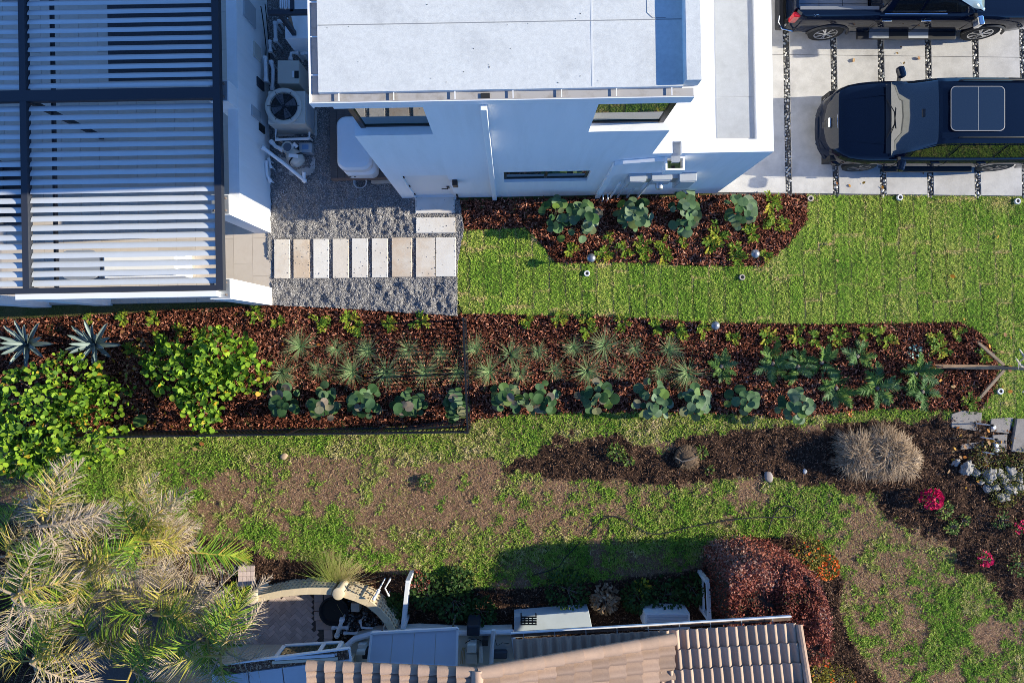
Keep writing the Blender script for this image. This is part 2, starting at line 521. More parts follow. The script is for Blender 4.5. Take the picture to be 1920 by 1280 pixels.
b2 = poly_sheet('planting_bed', SOUTH_BED, .02, .05, m_mulch, mh)
tag(chips('wood_chips', NORTH_BED, 1300), 'brown wood chips of the bed against the white house')
tag(chips('wood_chips', SOUTH_BED, 1100), 'reddish brown wood chips of the long bed in the middle')

# gravel court
m_gravel = M('gravel_floor', (.24,.23,.225), 1, var=.45, vscale=38, bump=1, bscale=90, coords='world', spec=.1, stain=(.19,.175,.17), sscale=2.2)
def gh(X, Y):
    h = (fnoise(X, Y, 3.6, 101, 3)-.5)*.17 + (fnoise(X, Y, 11, 111, 2)-.5)*.06
    px, py = px_of(np.asarray(X), np.asarray(Y))
    near = ((px > 508) & (px < 864) & (py > 440) & (py < 530)) | ((px > 772) & (px < 864) & (py > 362) & (py < 442))
    return np.where(near, np.minimum(h*.4, .02), h)
poly_sheet('gravel_court', GRAVEL, .075, .035, m_gravel, gh)
x, y = rand_in(GRAVEL, 150000); n = len(x)
m_gst = M('gravel_stone', (0,0,0), .9, ramp=[(.06,.055,.055),(.17,.16,.16),(.29,.275,.27),(.42,.40,.39),(.58,.56,.54)])
tag(scatter('gravel_stones', T_STONE, np.stack([x, y, .077+gh(x, y)], 1), rot_from(rng.uniform(0,6.28,n), rng.normal(0,.3,n), rng.normal(0,.3,n)), rng.uniform(.014,.030,n), rng.beta(1.6,1.9,n), m_gst),
    'loose grey gravel around the stepping stones', 'gravel', kind='stuff')

# sod lawn: one piece per roll of sod
m_sod = M('sod', (.10,.14,.028), 1, var=.4, vscale=12, bump=1, bscale=60, coords='world', orand=.25, spec=.1)
m_straw = M('straw_seam', (.38,.29,.14), 1, var=.3, vscale=40, coords='world', spec=.1)
lawn = poly_sheet('lawn', LAWN, .006, .06, m_straw)
lp = wp(LAWN)
SODW, SODL = .415, 1.30
sod_c = []
xs0 = min(q[0] for q in lp); ys0, ys1 = min(q[1] for q in lp), max(q[1] for q in lp)
ci = 0; xx = xs0; col_off = []
while xx < 14.4:
    yy = ys0 - random.uniform(0, SODL); col_off.append(yy)
    while yy < ys1:
        g = random.uniform(.006, .018); ex = (yy+2)*-.035
        q = clip_rect([(a-ex, b) for a, b in lp], xx+g*.5, xx+SODW-g*.5, yy+.008, yy+SODL-.008)
        if len(q) >= 3:
            A = abs(sum(q[i-1][0]*q[i][1]-q[i][0]*q[i-1][1] for i in range(len(q))))/2
            if A > .03:
                cx = sum(a[0] for a in q)/len(q)+ex; cy = sum(a[1] for a in q)/len(q)
                mb = MB(); mb.prism([(a[0]+ex-cx, a[1]-cy) for a in q], .008, .016+random.uniform(-.003,.004))
                o = mb.build('sod_piece', m_sod, lawn); o.location = (cx, cy, 0)
        yy += SODL
    xx += SODW; ci += 1
def blades(name, x, y, z, ln, wd, pitch, t, mat, tmpl=T_BLADE):
    n = len(x)
    rot = rot_from(rng.uniform(0, 6.28, n), pitch, rng.normal(0, .5, n))
    return scatter(name, tmpl, np.stack([x, y, z], 1), rot, np.stack([ln, wd, ln], 1), t, mat)
m_grass = M('grass_blade', (0,0,0), .75, ramp=[(.78,.62,.30),(.57,.63,.14),(.43,.62,.095),(.32,.53,.065),(.17,.36,.045),(.10,.23,.03)], trans=.3, spec=.2)
x, y = rand_in(LAWN, 420000)
ex = (y+2)*-.035
wrp = (fnoise(x, y, 1.4, 87, 3)-.5)*.16 + (vnoise(x, y, 9, 89)-.5)*.05
u = ((x-ex-xs0+wrp) % SODW)/SODW
seam = (np.minimum(u, 1-u) < .075*(.25+1.5*vnoise(x, y, 1.1, 77)))
cid = np.clip(np.floor((x-ex-xs0)/SODW).astype(int), 0, len(col_off)-1)
vv = ((y-np.array(col_off)[cid]+wrp) % SODL); vd = np.minimum(vv, SODL-vv)
hseam = (vd < .05*(vnoise(x, y, 1.7, 79)-.15)) & (vnoise(x, y, .9, 83) > .35)
keep = ~((seam | hseam) & (rng.random(len(x)) < .80))
nearh = (vd < .05)[keep]
cl = vnoise(x, y, 27, 93)*.75 + vnoise(x, y, 8, 94)*.25
keep &= rng.random(len(x)) < .38+1.1*cl
nearh = (vd < .05)[keep]; cl = cl[keep]
x, y, u, ex = x[keep], y[keep], u[keep], ex[keep]; n = len(x)
colid = np.floor((x-ex-xs0)/SODW).astype(int); cj = np.random.default_rng(3).random(200)
t = np.clip(.50 + rng.normal(0,.15,n) - (cl-.5)*.55 + (fnoise(x, y, 1.2, 121)-.5)*.8 + (cj[colid % 200]-.5)*.30, .17, 1)
t = np.clip(t - .34*(np.minimum(u,1-u) < .07) - .28*nearh - .30*(fnoise(x, y, .6, 127) > .60)*(rng.random(n) < .35), 0, 1)
# a rusty dry patch near the driveway edge
pxx, pyy = px_of(x, y)
t = np.where(((pxx-1875)/30)**2+((pyy-382)/18)**2 < rng.random(n)*1.6, rng.uniform(0,.15,n), t)
tag(blades('lawn_grass', x, y, np.full(n,.012)+.045*np.clip(cl-.35,0,1), rng.uniform(.03,.06,n)*(.7+.8*cl), rng.uniform(.006,.012,n), rng.uniform(.05,.75,n), t, m_grass),
    'short bright green grass of the sod lawn', 'grass', kind='stuff')

# coarse grass and weeds of the neighbouring ground
m_weed = M('coarse_grass', (0,0,0), .75, ramp=[(.68,.53,.33),(.52,.46,.20),(.38,.41,.10),(.28,.39,.065),(.25,.43,.05),(.13,.27,.033)], trans=.25, spec=.25)
n = 520000
x = rng.uniform(-13.6, 13.6, n); y = rng.uniform(-9.0, -1.7, n)
bed = in_poly(*px_of(x, y), SOUTH_BED) | in_poly(*px_of(x, y), LAWN)
g, s, o = masks(x, y)
cl = vnoise(x, y, 13, 96)*.6 + vnoise(x, y, 5, 97)*.4
k = (~bed) & (rng.random(n) < g*(.15+1.5*cl))
cl = cl[k]
x, y, o, g, s = x[k], y[k], o[k], g[k], s[k]; n = len(x)
t = np.where(o, .60, .68) + rng.normal(0,.15,n) - (cl-.5)*.7 + (fnoise(x, y, 1.6, 131)-.5)*1.1
tag(blades('coarse_grass', x, y, np.full(n,.0)+.07*np.clip(cl-.35,0,1), rng.uniform(.045,.095,n), rng.uniform(.012,.022,n), rng.uniform(-.05,.7,n), np.clip(t,0,1), m_weed),
    'patchy coarse green grass between the fence and the tiled house', 'grass', kind='stuff')
# thin dry grass over the worn ground
n = 260000
x = rng.uniform(-13.6, 13.6, n); y = rng.uniform(-9.0, -1.9, n)
bed = in_poly(*px_of(x, y), SOUTH_BED) | in_poly(*px_of(x, y), LAWN) | in_poly(*px_of(x, y), PATIO)
g, s, o = masks(x, y)
k = (~bed) & (s < .5) & (rng.random(n) < .55*(fnoise(x, y, 2.2, 171, 4)-.18)*1.5)
x, y, g = x[k], y[k], g[k]; n = len(x)
tag(blades('thin_dry_grass', x, y, np.full(n,.0), rng.uniform(.05,.11,n), rng.uniform(.004,.009,n), rng.uniform(-.05,.5,n), np.clip(rng.beta(1.6,2.2,n)*.75+.25*(fnoise(x, y, 1.1, 181)-.3),0,1), m_weed),
    'thin straw and olive grass over the worn brown ground', 'grass', kind='stuff')
# dry thatch and bark litter
n = 300000
x = rng.uniform(-13.6, 13.6, n); y = rng.uniform(-9.0, -1.9, n)
bed = in_poly(*px_of(x, y), SOUTH_BED) | in_poly(*px_of(x, y), LAWN)
g, s, o = masks(x, y)
k = (~bed) & (~in_poly(*px_of(x, y), PATIO)) & (rng.random(n) < np.where(s > .5, .75, .55*(1-g)+.10))
x, y, s = x[k], y[k], s[k]; n = len(x)
m_lit = M('litter', (0,0,0), 1, ramp=[(.022,.013,.009),(.075,.041,.028),(.20,.112,.070),(.37,.23,.145),(.60,.43,.29)], spec=.15)
t = np.where(s > .5, rng.beta(1.3,2.8,n)*.9, rng.beta(2.2,2.4,n)+.12)
ln = rng.uniform(.03,.08,n)
tag(scatter('dry_litter', T_CHIP, np.stack([x, y, soil_height(x,y,s)+rng.uniform(.0,.03,n)],1), rot_from(rng.uniform(0,6.28,n), rng.normal(0,.35,n), rng.normal(0,.5,n)),
    np.stack([ln, np.where(s > .5, rng.uniform(.008,.022,n), rng.uniform(.004,.010,n)), ln],1), t, m_lit), 'dry thatch and dark bark litter on the bare soil', 'litter', kind='stuff')

# driveway: concrete slabs parted by strips of pebbles
m_conc = M('concrete', (.50,.485,.47), .85, var=.13, vscale=3, bump=.25, bscale=120, coords='world', stain=(.37,.355,.34), sscale=1.0)
m_under = M('dark_bedding', (.10,.095,.09), 1, coords='world', var=.3)
drv = MB().prism(wp([(1335,366),(1920,369),(2400,371),(2400,-300),(1335,-300)]), .0, .008).build('driveway', m_under); tag(drv, kind='structure')
def dv(px, py):          # the drive is turned a little
    return W(px + (py-363)*.018, py + (px-1478)*.012)
strips = [1478+88.4*i for i in range(-2, 9)]
yj = [-290, -180, -60, 104, 363]
sl = []
for i, sx in enumerate(strips[:-1]):
    for j in range(len(yj)-1):
        a, b = sx+6, strips[i+1]-6
        if b < 1400: continue
        if sx < 1400: a = 1338
        q = [dv(a, yj[j]+(.35 if j else 0)), dv(b, yj[j]+(.35 if j else 0)), dv(b, yj[j+1]-.35), dv(a, yj[j+1]-.35)]
        c = sum((Vector(v) for v in q), Vector())/4
        o = MB().prism([(v.x-c.x, v.y-c.y) for v in q], .009, .045).build('slab', m_conc, drv, bevel=.004); o.location = (c.x, c.y, 0)
# pebbles
def pebble_mesh(seed):
    r = random.Random(seed); bm = bmesh.new(); bmesh.ops.create_icosphere(bm, subdivisions=1, radius=.5)
    for v in bm.verts: v.co = Vector((v.co.x*1.0, v.co.y*.72, v.co.z*.5))*(1+r.uniform(-.12,.12))
    me = bpy.data.meshes.new('pebble'); bm.to_mesh(me); bm.free(); me.shade_smooth(); return me
m_peb = M('pebble', (0,0,0), .5, oramp=[(.06,.065,.07),(.20,.20,.20),(.36,.35,.33),(.52,.50,.46),(.62,.60,.57),(.28,.30,.29)], spec=.4)
m_pebs = M('pebble_small', (0,0,0), .5, ramp=[(.06,.065,.07),(.20,.20,.20),(.36,.35,.33),(.52,.50,.46),(.62,.60,.57)], spec=.4)
PM = [pebble_mesh(i) for i in range(6)]
for me in PM: me.materials.append(m_peb)
P = []
for sx in strips[2:8]:
    for k in range(900):
        py = random.uniform(-10, 367); px = sx + random.uniform(-5.2, 5.2)
        d = random.uniform(.065, .125)
        q = dv(px, py)
        if any((q.x-a.x)**2+(q.y-a.y)**2 < ((d+e)*.36)**2 for a, e in P if abs(a.x-q.x) < .2): continue
        P.append((q, d))
P.sort(key=lambda t: -t[1])
for q, d in P[:290]:
    inst(random.choice(PM), 'pebble', (q.x, q.y, .02), (random.uniform(-.3,.3), random.uniform(-.3,.3), random.uniform(0,6.28)), d, drv)
rest = P[290:]
pv = np.array([tuple(v.co) for v in PM[0].vertices]); pf = [tuple(p.vertices) for p in PM[0].polygons]
n = len(rest)
po = scatter('pebble_fill', (pv, pf), np.array([[q.x, q.y, .018] for q, d in rest]), rot_from(rng.uniform(0,6.28,n), rng.normal(0,.2,n), rng.normal(0,.2,n)),
        np.array([d for q, d in rest]), rng.random(n), m_pebs, smooth=True, parent=drv); po['kind'] = 'stuff'

# stepping stones across the gravel
m_pav = M('cream_limestone', (.62,.56,.49), .8, var=.05, vscale=4, stain=(.52,.40,.29), sscale=1.2, bump=.15, bscale=80, coords='world')
m_pav2 = M('tan_limestone', (.52,.41,.31), .8, var=.07, vscale=4, stain=(.60,.54,.47), sscale=1.6, bump=.15, bscale=80, coords='world')
m_pav3 = M('white_limestone', (.66,.63,.59), .8, var=.05, vscale=4, stain=(.60,.52,.44), sscale=.8, bump=.15, bscale=80, coords='world')
path = MB().prism(wp([(514,446),(858,444),(858,523),(514,525)]), -.02, .002).build('stepping_path', m_gravel); tag(path, kind='structure')
PAV = [(517,450,546,523,0),(553,450,582,522,1),(590,449,618,522,2),(626,449,655,522,0),(662,448,691,521,2),(699,448,728,521,2),(736,447,773,520,1),(781,447,817,520,0),(818,446,855,519,2),
       (781,409,854,438,2),(780,372,853,401,2)]
sx_ = [(random.choice(PAV), random.random(), random.random()) for _ in range(260)]
sp = np.array([[*W(q[0]+(q[2]-q[0])*(u_ if random.random() < .4 else round(u_)*.96+.02), q[1]+(q[3]-q[1])*v_)[:2], .126] for q, u_, v_ in sx_])
tag(scatter('spilled_stones', T_STONE, sp, rot_from(rng.uniform(0,6.28,260), np.zeros(260), np.zeros(260)), rng.uniform(.012,.028,260), rng.random(260), m_gst), 'gravel stones spilled onto the stepping stones', 'gravel', kind='stuff')
for a, b, c, d, k in PAV:
    p0, p1 = W(a, d), W(c, b)
    o = MB().box(-(p1.x-p0.x)/2, (p1.x-p0.x)/2, -(p1.y-p0.y)/2, (p1.y-p0.y)/2, -.02, .125).build('paver', (m_pav, m_pav2, m_pav3)[k], path, bevel=.006)
    o.location = ((p0.x+p1.x)/2, (p0.y+p1.y)/2, 0); o.rotation_euler[2] = R(.3)

# ------------------------------------------------------------------ the white house
m_white = M('white_stucco', (.80,.80,.80), .85, bump=.12, bscale=140, coords='world', var=.03, vscale=2, stain=(.75,.75,.74), sscale=1.6, stretch=(2.2,2.2,.22))
m_trim = M('white_paint', (.82,.82,.82), .5, coords='world', var=.02)
m_memb = M('roof_membrane', (.63,.64,.62), .9, var=.09, vscale=14, bump=.3, bscale=160, coords='world', stain=(.51,.52,.51), sscale=1.1)
m_memb2 = M('grey_membrane', (.40,.41,.42), .9, var=.07, vscale=6, bump=.2, bscale=120, coords='world', stain=(.36,.365,.37), sscale=2)
m_gut = M('gutter_metal', (.42,.40,.39), .6, coords='world', stain=(.26,.23,.20), sscale=4)
m_bronze = M('bronze_frame', (.045,.035,.030), .4, metal=.5)
m_glass = M('window_glass', (.012,.035,.032), .02, spec=1.0, ior=2.3)
m_steel = M('galvanised', (.42,.44,.46), .45, metal=.6, var=.08, vscale=10)
m_greybox = M('grey_enamel', (.42,.44,.46), .5, var=.05, vscale=3)
m_black = M('black_metal', (.012,.013,.015), .35, spec=.5)
m_dkblue = M('dark_frame', (.030,.034,.046), .5, spec=.4)
m_pvc = M('white_pvc', (.74,.75,.76), .4, var=.03)
m_dark = M('dark_rubber', (.015,.015,.016), .7)

YW, XW, XE, XG = 3.763, -2.78, 2.92, 5.39
house = thing('white_house', 'white stucco two-storey house with flat roof and lower garage wing', 'house', (1.3, 7.5, 0), rz=HR)
def wallx(mb, x0, x1, z0, z1, y0, y1, ops):
    xs = sorted({x0, x1, *[o[0] for o in ops], *[o[1] for o in ops]}); zs = sorted({z0, z1, *[o[2] for o in ops], *[o[3] for o in ops]})
    for i in range(len(xs)-1):
        for j in range(len(zs)-1):
            cx, cz = (xs[i]+xs[i+1])/2, (zs[j]+zs[j+1])/2
            if cx < x0 or cx > x1 or cz < z0 or cz > z1: continue
            if any(o[0] < cx < o[1] and o[2] < cz < o[3] for o in ops): continue
            mb.box(xs[i], xs[i+1], y0, y1, zs[j], zs[j+1])
ZS, ZT = 5.5, 6.95
mb = MB()
wallx(mb, XW, XE, 0, 7.2, YW, YW+.2, [(XW,-1.36,ZS,ZT),(1.45,XE,ZS,ZT),(-.12,1.83,1.66,2.63),(-2.43,-1.40,-.1,2.44)])
mb.build('south_wall', m_white, house)
mb = MB(); mb.box(XW, XW+.2, YW+.2, 5.0, 0, ZS); mb.box(XW, XW+.2, YW+.2, 5.0, ZT, 7.2); mb.box(XW, XW+.2, 5.0, 13, 0, 7.2)
mb.build('west_wall', m_white, house)
mb = MB(); mb.box(XE-.2, XE, YW+.2, 5.0, 3.4, ZS); mb.box(XE-.2, XE, YW+.2, 5.0, ZT, 7.2); mb.box(XE-.2, XE, 5.0, 13, 3.4, 7.2)
mb.build('east_wall', m_white, house)
MB().box(XW+.2, XG-.2, 12.8, 13, 0, 3.4).box(XW+.2, XE-.2, 12.8, 13, 3.4, 7.19).build('north_wall', m_white, house)
m_room = M('dim_room', (.20,.19,.18), .9)
MB().box(XW+.21, XE-.21, YW+.24, 12.7, 3.1, 3.38).box(XW+.21, XE-.21, 5.6, 5.7, 3.39, 7.0).build('upper_floor', m_room, house)
# garage wing
mb = MB(); wallx(mb, XE, XG, 0, 3.95, YW, YW+.26, [(3.33,3.53,3.78,4.0)])
mb.build('garage_wall', m_white, house)
MB().box(XG-.34, XG, YW+.26, 13, 0, 3.95).build('garage_side_wall', m_white, house)
gr = MB().box(XE, XG-.34, YW+.26, 13, 3.5, 3.89).build('garage_roof', M('garage_white_coat', (.76,.76,.75), .9, var=.04, vscale=8, coords='world', stain=(.70,.69,.68), sscale=3), house)
p0 = Wh(1342, 120, 3.9)
MB().box(p0.x, XG-.37, YW+.30, Wh(1342,183,3.9).y, 3.89, 3.899).box(p0.x, XG-.37, Wh(1342,183,3.9).y+.006, 12.9, 3.89, 3.899).build('membrane_sheet', m_memb2, gr)
# upper roof
rf = MB().box(XW-.15, XE-.2, YW+.14, 13, 7.205, 7.30).build('roof', m_memb, house)
MB().box(XE-.2, XE+.05, YW+.17, 13, 7.205, 7.47).build('roof_curb', m_memb, house, bevel=.012)
ys = Wh(760, 45, 7.3).y
m_seam = M('seam_grey', (.26,.27,.28), .9)  # plain dark grey of the membrane seam lines
mb = MB(); mb.box(XW-.14, XE-.21, ys-.006, ys+.006, 7.300, 7.3035)
o = mb.build('membrane_seam', m_seam, rf)
q0, q1, q2 = Wh(1213, 0, 7.3), Wh(1213, 24, 7.3), Wh(1224, 34, 7.3)
mb = MB(); mb.bar((q0.x,q0.y+.6,7.302),(q1.x,q1.y,7.302),.008,.004); mb.bar((q1.x,q1.y,7.302),(q2.x,q2.y,7.302),.008,.004); mb.bar((q2.x,q2.y,7.302),(Wh(1248,34,7.3).x,q2.y,7.302),.008,.004)
mb.build('membrane_seam', m_seam, rf)
mb = MB()
for i in range(18):
    q = Wh(random.uniform(605,1240), random.uniform(5,160), 7.3); s = random.uniform(.005,.012)
    mb.obox((q.x,q.y,7.303), (s*random.uniform(1,2), s, .004), (0,0,random.uniform(0,3)))
mb.build('roof_debris', M('debris', (.06,.055,.05), .9), rf)['kind'] = 'stuff'
for lx, wd in ((1110,.03),):
    q = Wh(lx, 80, 7.3); MB().box(q.x-wd/2, q.x+wd/2, YW+.16, 12.9, 7.300, 7.3025).build('membrane_lap', M('lap', (.64,.65,.635), .9, coords='world', var=.04, vscale=20), rf)
# gutters with straps
gs = MB(); gs.box(XW-.28, XE-.02, YW-.005, YW+.012, 7.205, 7.26); gs.box(XW-.28, XE-.02, YW+.012, YW+.139, 7.202, 7.215)
g = gs.build('south_gutter', m_gut, house)
MB().box(XW-.28, XE-.02, YW-.018, YW-.006, 7.10, 7.268).build('gutter_lip', m_trim, g)
gw = MB(); gw.box(XW-.28, XW-.151, YW+.0121, 13, 7.19, 7.20); gw.box(XW-.158, XW-.1505, YW+.02, 13, 7.2, 7.205)
g2 = gw.build('west_gutter', m_gut, house)
MB().box(XW-.305, XW-.281, YW-.018, 13, 7.05, 7.268).build('gutter_lip', m_trim, g2)
for px in (635,738,853,962,1053,1156,1260):
    q = Wh(px, 180, 7.26)
    MB().box(q.x-.008, q.x+.008, YW+.013, YW+.145, 7.25, 7.262).build('strap', m_trim, g)
for py in (4,69,141):
    q = Wh(590, py, 7.26); MB().box(XW-.28, XW-.155, q.y-.008, q.y+.008, 7.25, 7.262).build('strap', m_trim, g2)
q = Wh(910, 178, 7.22); MB().box(q.x-.07, q.x+.07, YW+.03, YW+.11, 7.2155, 7.235).build('gutter_outlet', m_dark, g)
# corner windows
for sx, xa, xb, xc in ((-1, XW+.16, -1.36, XW+.16), (1, 1.45, XE-.16, XE-.16)):
    w = MB(); yg = YW+.15
    lo, hi = min(xa,xb), max(xa,xb)
    w.box(lo, hi, yg, yg+.05, ZS+.001, ZS+.07); w.box(lo, hi, yg, yg+.05, ZT-.06, ZT-.001)
    w.box(xc-.045, xc+.045, yg-.01, yg+.06, ZS+.0005, ZT-.0005)
    e = xb if sx < 0 else xa
    w.box(e-.03*(sx<0), e+.03*(sx>0), yg+.001, yg+.049, ZS+.07, ZT-.06)
    xs_ = xc+sx*.0
    w.box(xs_-.025, xs_+.025, yg+.06, 5.0, ZS+.001, ZS+.07); w.box(xs_-.025, xs_+.025, yg+.06, 5.0, ZT-.06, ZT-.001); w.box(xs_-.03, xs_+.03, 4.94, 4.999, ZS+.07, ZT-.06)
    wo = w.build('corner_window', m_bronze, house)
    MB().box(lo+.046, hi-.031, yg+.02, yg+.03, ZS+.07, ZT-.06).build('pane', m_glass, wo)
    MB().box(xs_-.005, xs_+.005, yg+.061, 4.94, ZS+.07, ZT-.06).build('pane', m_glass, wo)
# band window
w = MB(); yg = YW+.07
for a, b, c, d in ((-.12,1.83,1.661,1.72),(-.12,1.83,2.57,2.629),(-.119,-.06,1.72,2.57),(1.77,1.829,1.72,2.57),(.82,.89,1.72,2.57)): w.box(a, b, yg, yg+.05, c, d)
wo = w.build('band_window', m_bronze, house)
MB().box(-.06,.82,yg+.02,yg+.03,1.72,2.57).build('pane', m_glass, wo); MB().box(.89,1.77,yg+.02,yg+.03,1.72,2.57).build('pane', m_glass, wo)
# side door with lever, hinges, threshold
dr = MB().box(-2.425,-1.405,YW+.05,YW+.10,.10,2.435).build('door', M('door_paint', (.74,.72,.70), .5), house)
hd = MB(); hd.box(-1.53,-1.47,YW+.02,YW+.05,.98,1.16); hd.bar((-1.50,YW+.0,1.05),(-1.66,YW+.0,1.05),.02,.025); hd.build('handle', m_bronze, dr)
for z in (.35,1.25,2.15): MB().box(-2.428,-2.40,YW+.025,YW+.049,z-.06,z+.06).build('hinge', m_bronze, dr)
MB().box(-2.45,-1.38,YW-.06,YW+.2,.03,.098).build('threshold', m_trim, house)
sc = MB().box(-1.32,-1.20,YW-.13,YW-.002,1.75,2.02).build('wall_lamp', m_bronze, house, bevel=.008)
# downspouts
MB().box(-.44,-.33,YW-.10,YW-.003,.02,7.06).build('downspout', m_trim, house, bevel=.01)
mb = MB(); mb.box(2.22,2.34,YW-.09,YW-.003,.02,3.38); mb.bar((2.28,YW-.047,3.36),(2.42,YW-.047,3.48),.087,.11); mb.bar((2.40,YW-.047,3.47),(3.24,YW-.047,3.66),.087,.11)
mb.build('downspout', m_white, house)
ch = MB(); 
for a in ((3.23,3.63,3.47,3.51),(3.23,3.63,3.72,3.76),(3.23,3.27,3.51,3.72),(3.59,3.63,3.51,3.72)): ch.box(*a, 3.42, 3.74)
ch = ch.build('conductor_head', m_trim, house)
MB().box(3.27,3.59,3.51,3.72,3.42,3.52).build('basin', M('basin_green', (.10,.16,.06), .7), ch)  # inside of the head in one even green
MB().box(3.40,3.47,3.55,3.62,3.521,3.525).build('outlet_hole', m_dark, ch)
MB().box(3.335,3.525,3.64,4.2,3.782,3.79).box(3.35,3.51,3.62,3.64,3.74,3.79).build('scupper_spout', m_steel, house)
# electric boxes on the south wall
for i, (a, b, z0, z1, d) in enumerate(((2.73,3.11,1.62,2.32,.18),(3.24,3.70,1.85,2.32,.16),(3.86,4.25,1.62,2.34,.20))):
    bx = MB().box(a, b, YW-d, YW-.002, z0, z1).build('electric_box', m_greybox, house, bevel=.008)
    MB().box(a+.03, b-.03, YW-d-.012, YW-d-.0005, z0+.05, z1-.06).build('box_cover', m_greybox, bx)
for q in ((3.112,3.238),(3.702,3.858)): MB().box(*q,YW-.12,YW-.002,1.9,2.28).build('box_coupling', m_steel, house)
mb = MB().lathe([(.09,0),(.09,.10),(.075,.14),(.04,.15)], (3.47,YW-.16,2.0), 16, rot=(R(90),0,0)); mb.build('meter', m_steel, house, smooth=True)
for x in (2.62, 2.80, 3.05, 3.32): MB().tube([(x,YW-.07,.02),(x,YW-.07,1.70)], .028, 8).build('conduit', m_pvc if x < 2.7 else m_greybox, house, smooth=True)
for x in (2.52, 2.40): MB().tube([(x,YW-.02,.28),(x,YW-.16,.28),(x,YW-.16,.02)], .018, 8).build('drain_pipe', m_pvc, house, smooth=True)
MB().tube([(4.42,YW-.0,.35),(4.42,YW-.10,.35),(4.42,YW-.12,.27)], .015, 6).build('hose_tap', m_bronze, house)
MB().tube([(-1.33,YW-.04,.02),(-1.33,YW-.04,.55)], .025, 8).build('pipe_stub', m_dark, house)

# ------------------------------------------------------------------ alley beside the house
ac = thing('air_conditioner', 'beige air conditioning condenser with round fan guard in shaded alley', 'air conditioner', (-5.6,5.75,0))
m_beige = M('beige_enamel', (.55,.52,.46), .55, var=.04, vscale=3)
x0, x1, y0, y1, zt = -6.02, -5.10, 5.36, 6.18, .98
MB().box(x0, x1, y0, y1, .10, zt-.03).build('casing', m_beige, ac, bevel=.02)
MB().lathe([(.45,0),(.45,.06),(.42,.075),(.37,.075),(.34,.05),(.34,-.02)], (-5.62,5.78,zt-.03), 32, close=False).build('fan_ring', m_beige, ac, smooth=True)
MB().lathe([(.33,0),(.02,.005)], (-5.62,5.78,zt-.028), 24).build('fan_well', m_dark, ac)
fb = MB()
for k in range(4):
    a = k*math.pi/2+.4; d = Vector((math.cos(a), math.sin(a), 0)); e = Vector((-d.y, d.x, 0)); c = Vector((-5.62,5.78,zt-.005))
    fb.add([c+d*.05-e*.03, c+d*.30-e*.10, c+d*.31+e*.10+Vector((0,0,.015)), c+d*.05+e*.04+Vector((0,0,.015))], [(0,1,2,3)])
fb.build('fan_blades', M('fan_grey', (.10,.11,.13), .5), ac)
gd = MB()
for r in (.08,.16,.24,.32): gd.tube([(-5.62+r*math.cos(a*.2618), 5.78+r*math.sin(a*.2618), zt+.045) for a in range(25)], .0045, 4, caps=False)
for k in range(6):
    a = k*math.pi/3; gd.bar((-5.62,5.78,zt+.047), (-5.62+.40*math.cos(a),5.78+.40*math.sin(a),zt+.047), .012, .008)
gd.build('fan_guard', m_dkblue, ac)
lv = MB()
for k in range(14): lv.box(x1+.001, x1+.012, y0+.06, y1-.06, .2+k*.05, .225+k*.05); 
lv.build('coil_grille', m_greybox, ac)
MB().box(x0-.05, x1+.05, y0-.05, y1+.05, .02, .10).build('pad', m_conc, ac)
fr = thing('pipe_frame', 'white square pipe loop standing below the condenser', 'pipes', (-5.6,4.95,0))
MB().tube([W(517,240,.5), W(517,262,.5), W(580,260,.5), W(580,248,.5)], .035, 8).build('pipe', m_pvc, fr, smooth=True)
for q in ((519,258),(578,256)): w = W(*q,.5); MB().tube([(w.x,w.y,.0),(w.x,w.y,.47)], .025, 8).build('stand', m_pvc, fr)

ph = thing('pool_heater', 'square beige pool heater north of the condenser', 'pool heater', (-5.5,6.65,0))
q0, q1 = W(520,157,.85), W(561,113,.85)
MB().box(q0.x, q1.x, q0.y, q1.y, .06, .85).build('casing', M('heater_beige', (.50,.48,.42), .5, var=.03), ph, bevel=.02)
a, b = W(552,147,.86), W(560,133,.86); MB().box(a.x, b.x, a.y, b.y, .851, .862).build('control_panel', m_dark, ph)
a, b = W(548,145,.86), W(551,133,.86); MB().box(a.x, b.x, a.y, b.y, .851, .856).build('label_plate', m_pvc, ph)
MB().box(q0.x-.05, q1.x+.05, q0.y-.05, q1.y+.05, .02, .058).build('pad', m_conc, ph)

def pipe_run(label, pts, r=.045, name='plumbing_pipe', mat=None, feet=True):
    P = [W(*p) for p in pts]
    t = thing(name, label, 'pipe', (P[0].x, P[0].y, 0))
    MB().tube(P, r, 10).build('pipe', mat or m_pvc, t, smooth=True)
    for i in (0, len(P)-1):
        d = (P[i]-P[1 if i == 0 else -2]).normalized()
        MB().tube([P[i]-d*.03, P[i]+d*.05], r*1.35, 10).build('fitting', mat or m_pvc, t, smooth=True)
    if feet:
        for i in (0, len(P)-1): 
            if P[i].z > .15: MB().tube([(P[i].x,P[i].y,-.02),(P[i].x,P[i].y,P[i].z)], r*.6, 8).build('riser', mat or m_pvc, t)
    return t
pipe_run('white pipe with elbow left of the pool heater', [(497,110,.7),(498,124,.7),(499,150,.7)])
pipe_run('short white pipe hugging the alley wall by the heater', [(509,118,.6),(512,130,.6),(512,148,.6),(511,165,.5)])
pipe_run('white pipe run at the top of the alley wall', [(516,45,.6),(517,75,.6)])
pipe_run('stubby white pipe beside the upper alley pipes', [(506,80,.5),(507,95,.5)], .04)
pipe_run('white elbow pipe above the pool heater', [(545,110,.6),(546,100,.6),(556,99,.6)], .04)
pipe_run('short white pipe between heater and gutter', [(568,100,.5),(580,100,.5)], .04)
pipe_run('white pipe stub beside the railing platform', [(524,41,.5),(536,41,.5)], .04)
pipe_run('white pipe bending into the pump basket', [(510,267,.45),(517,275,.45),(528,280,.45)], .05)
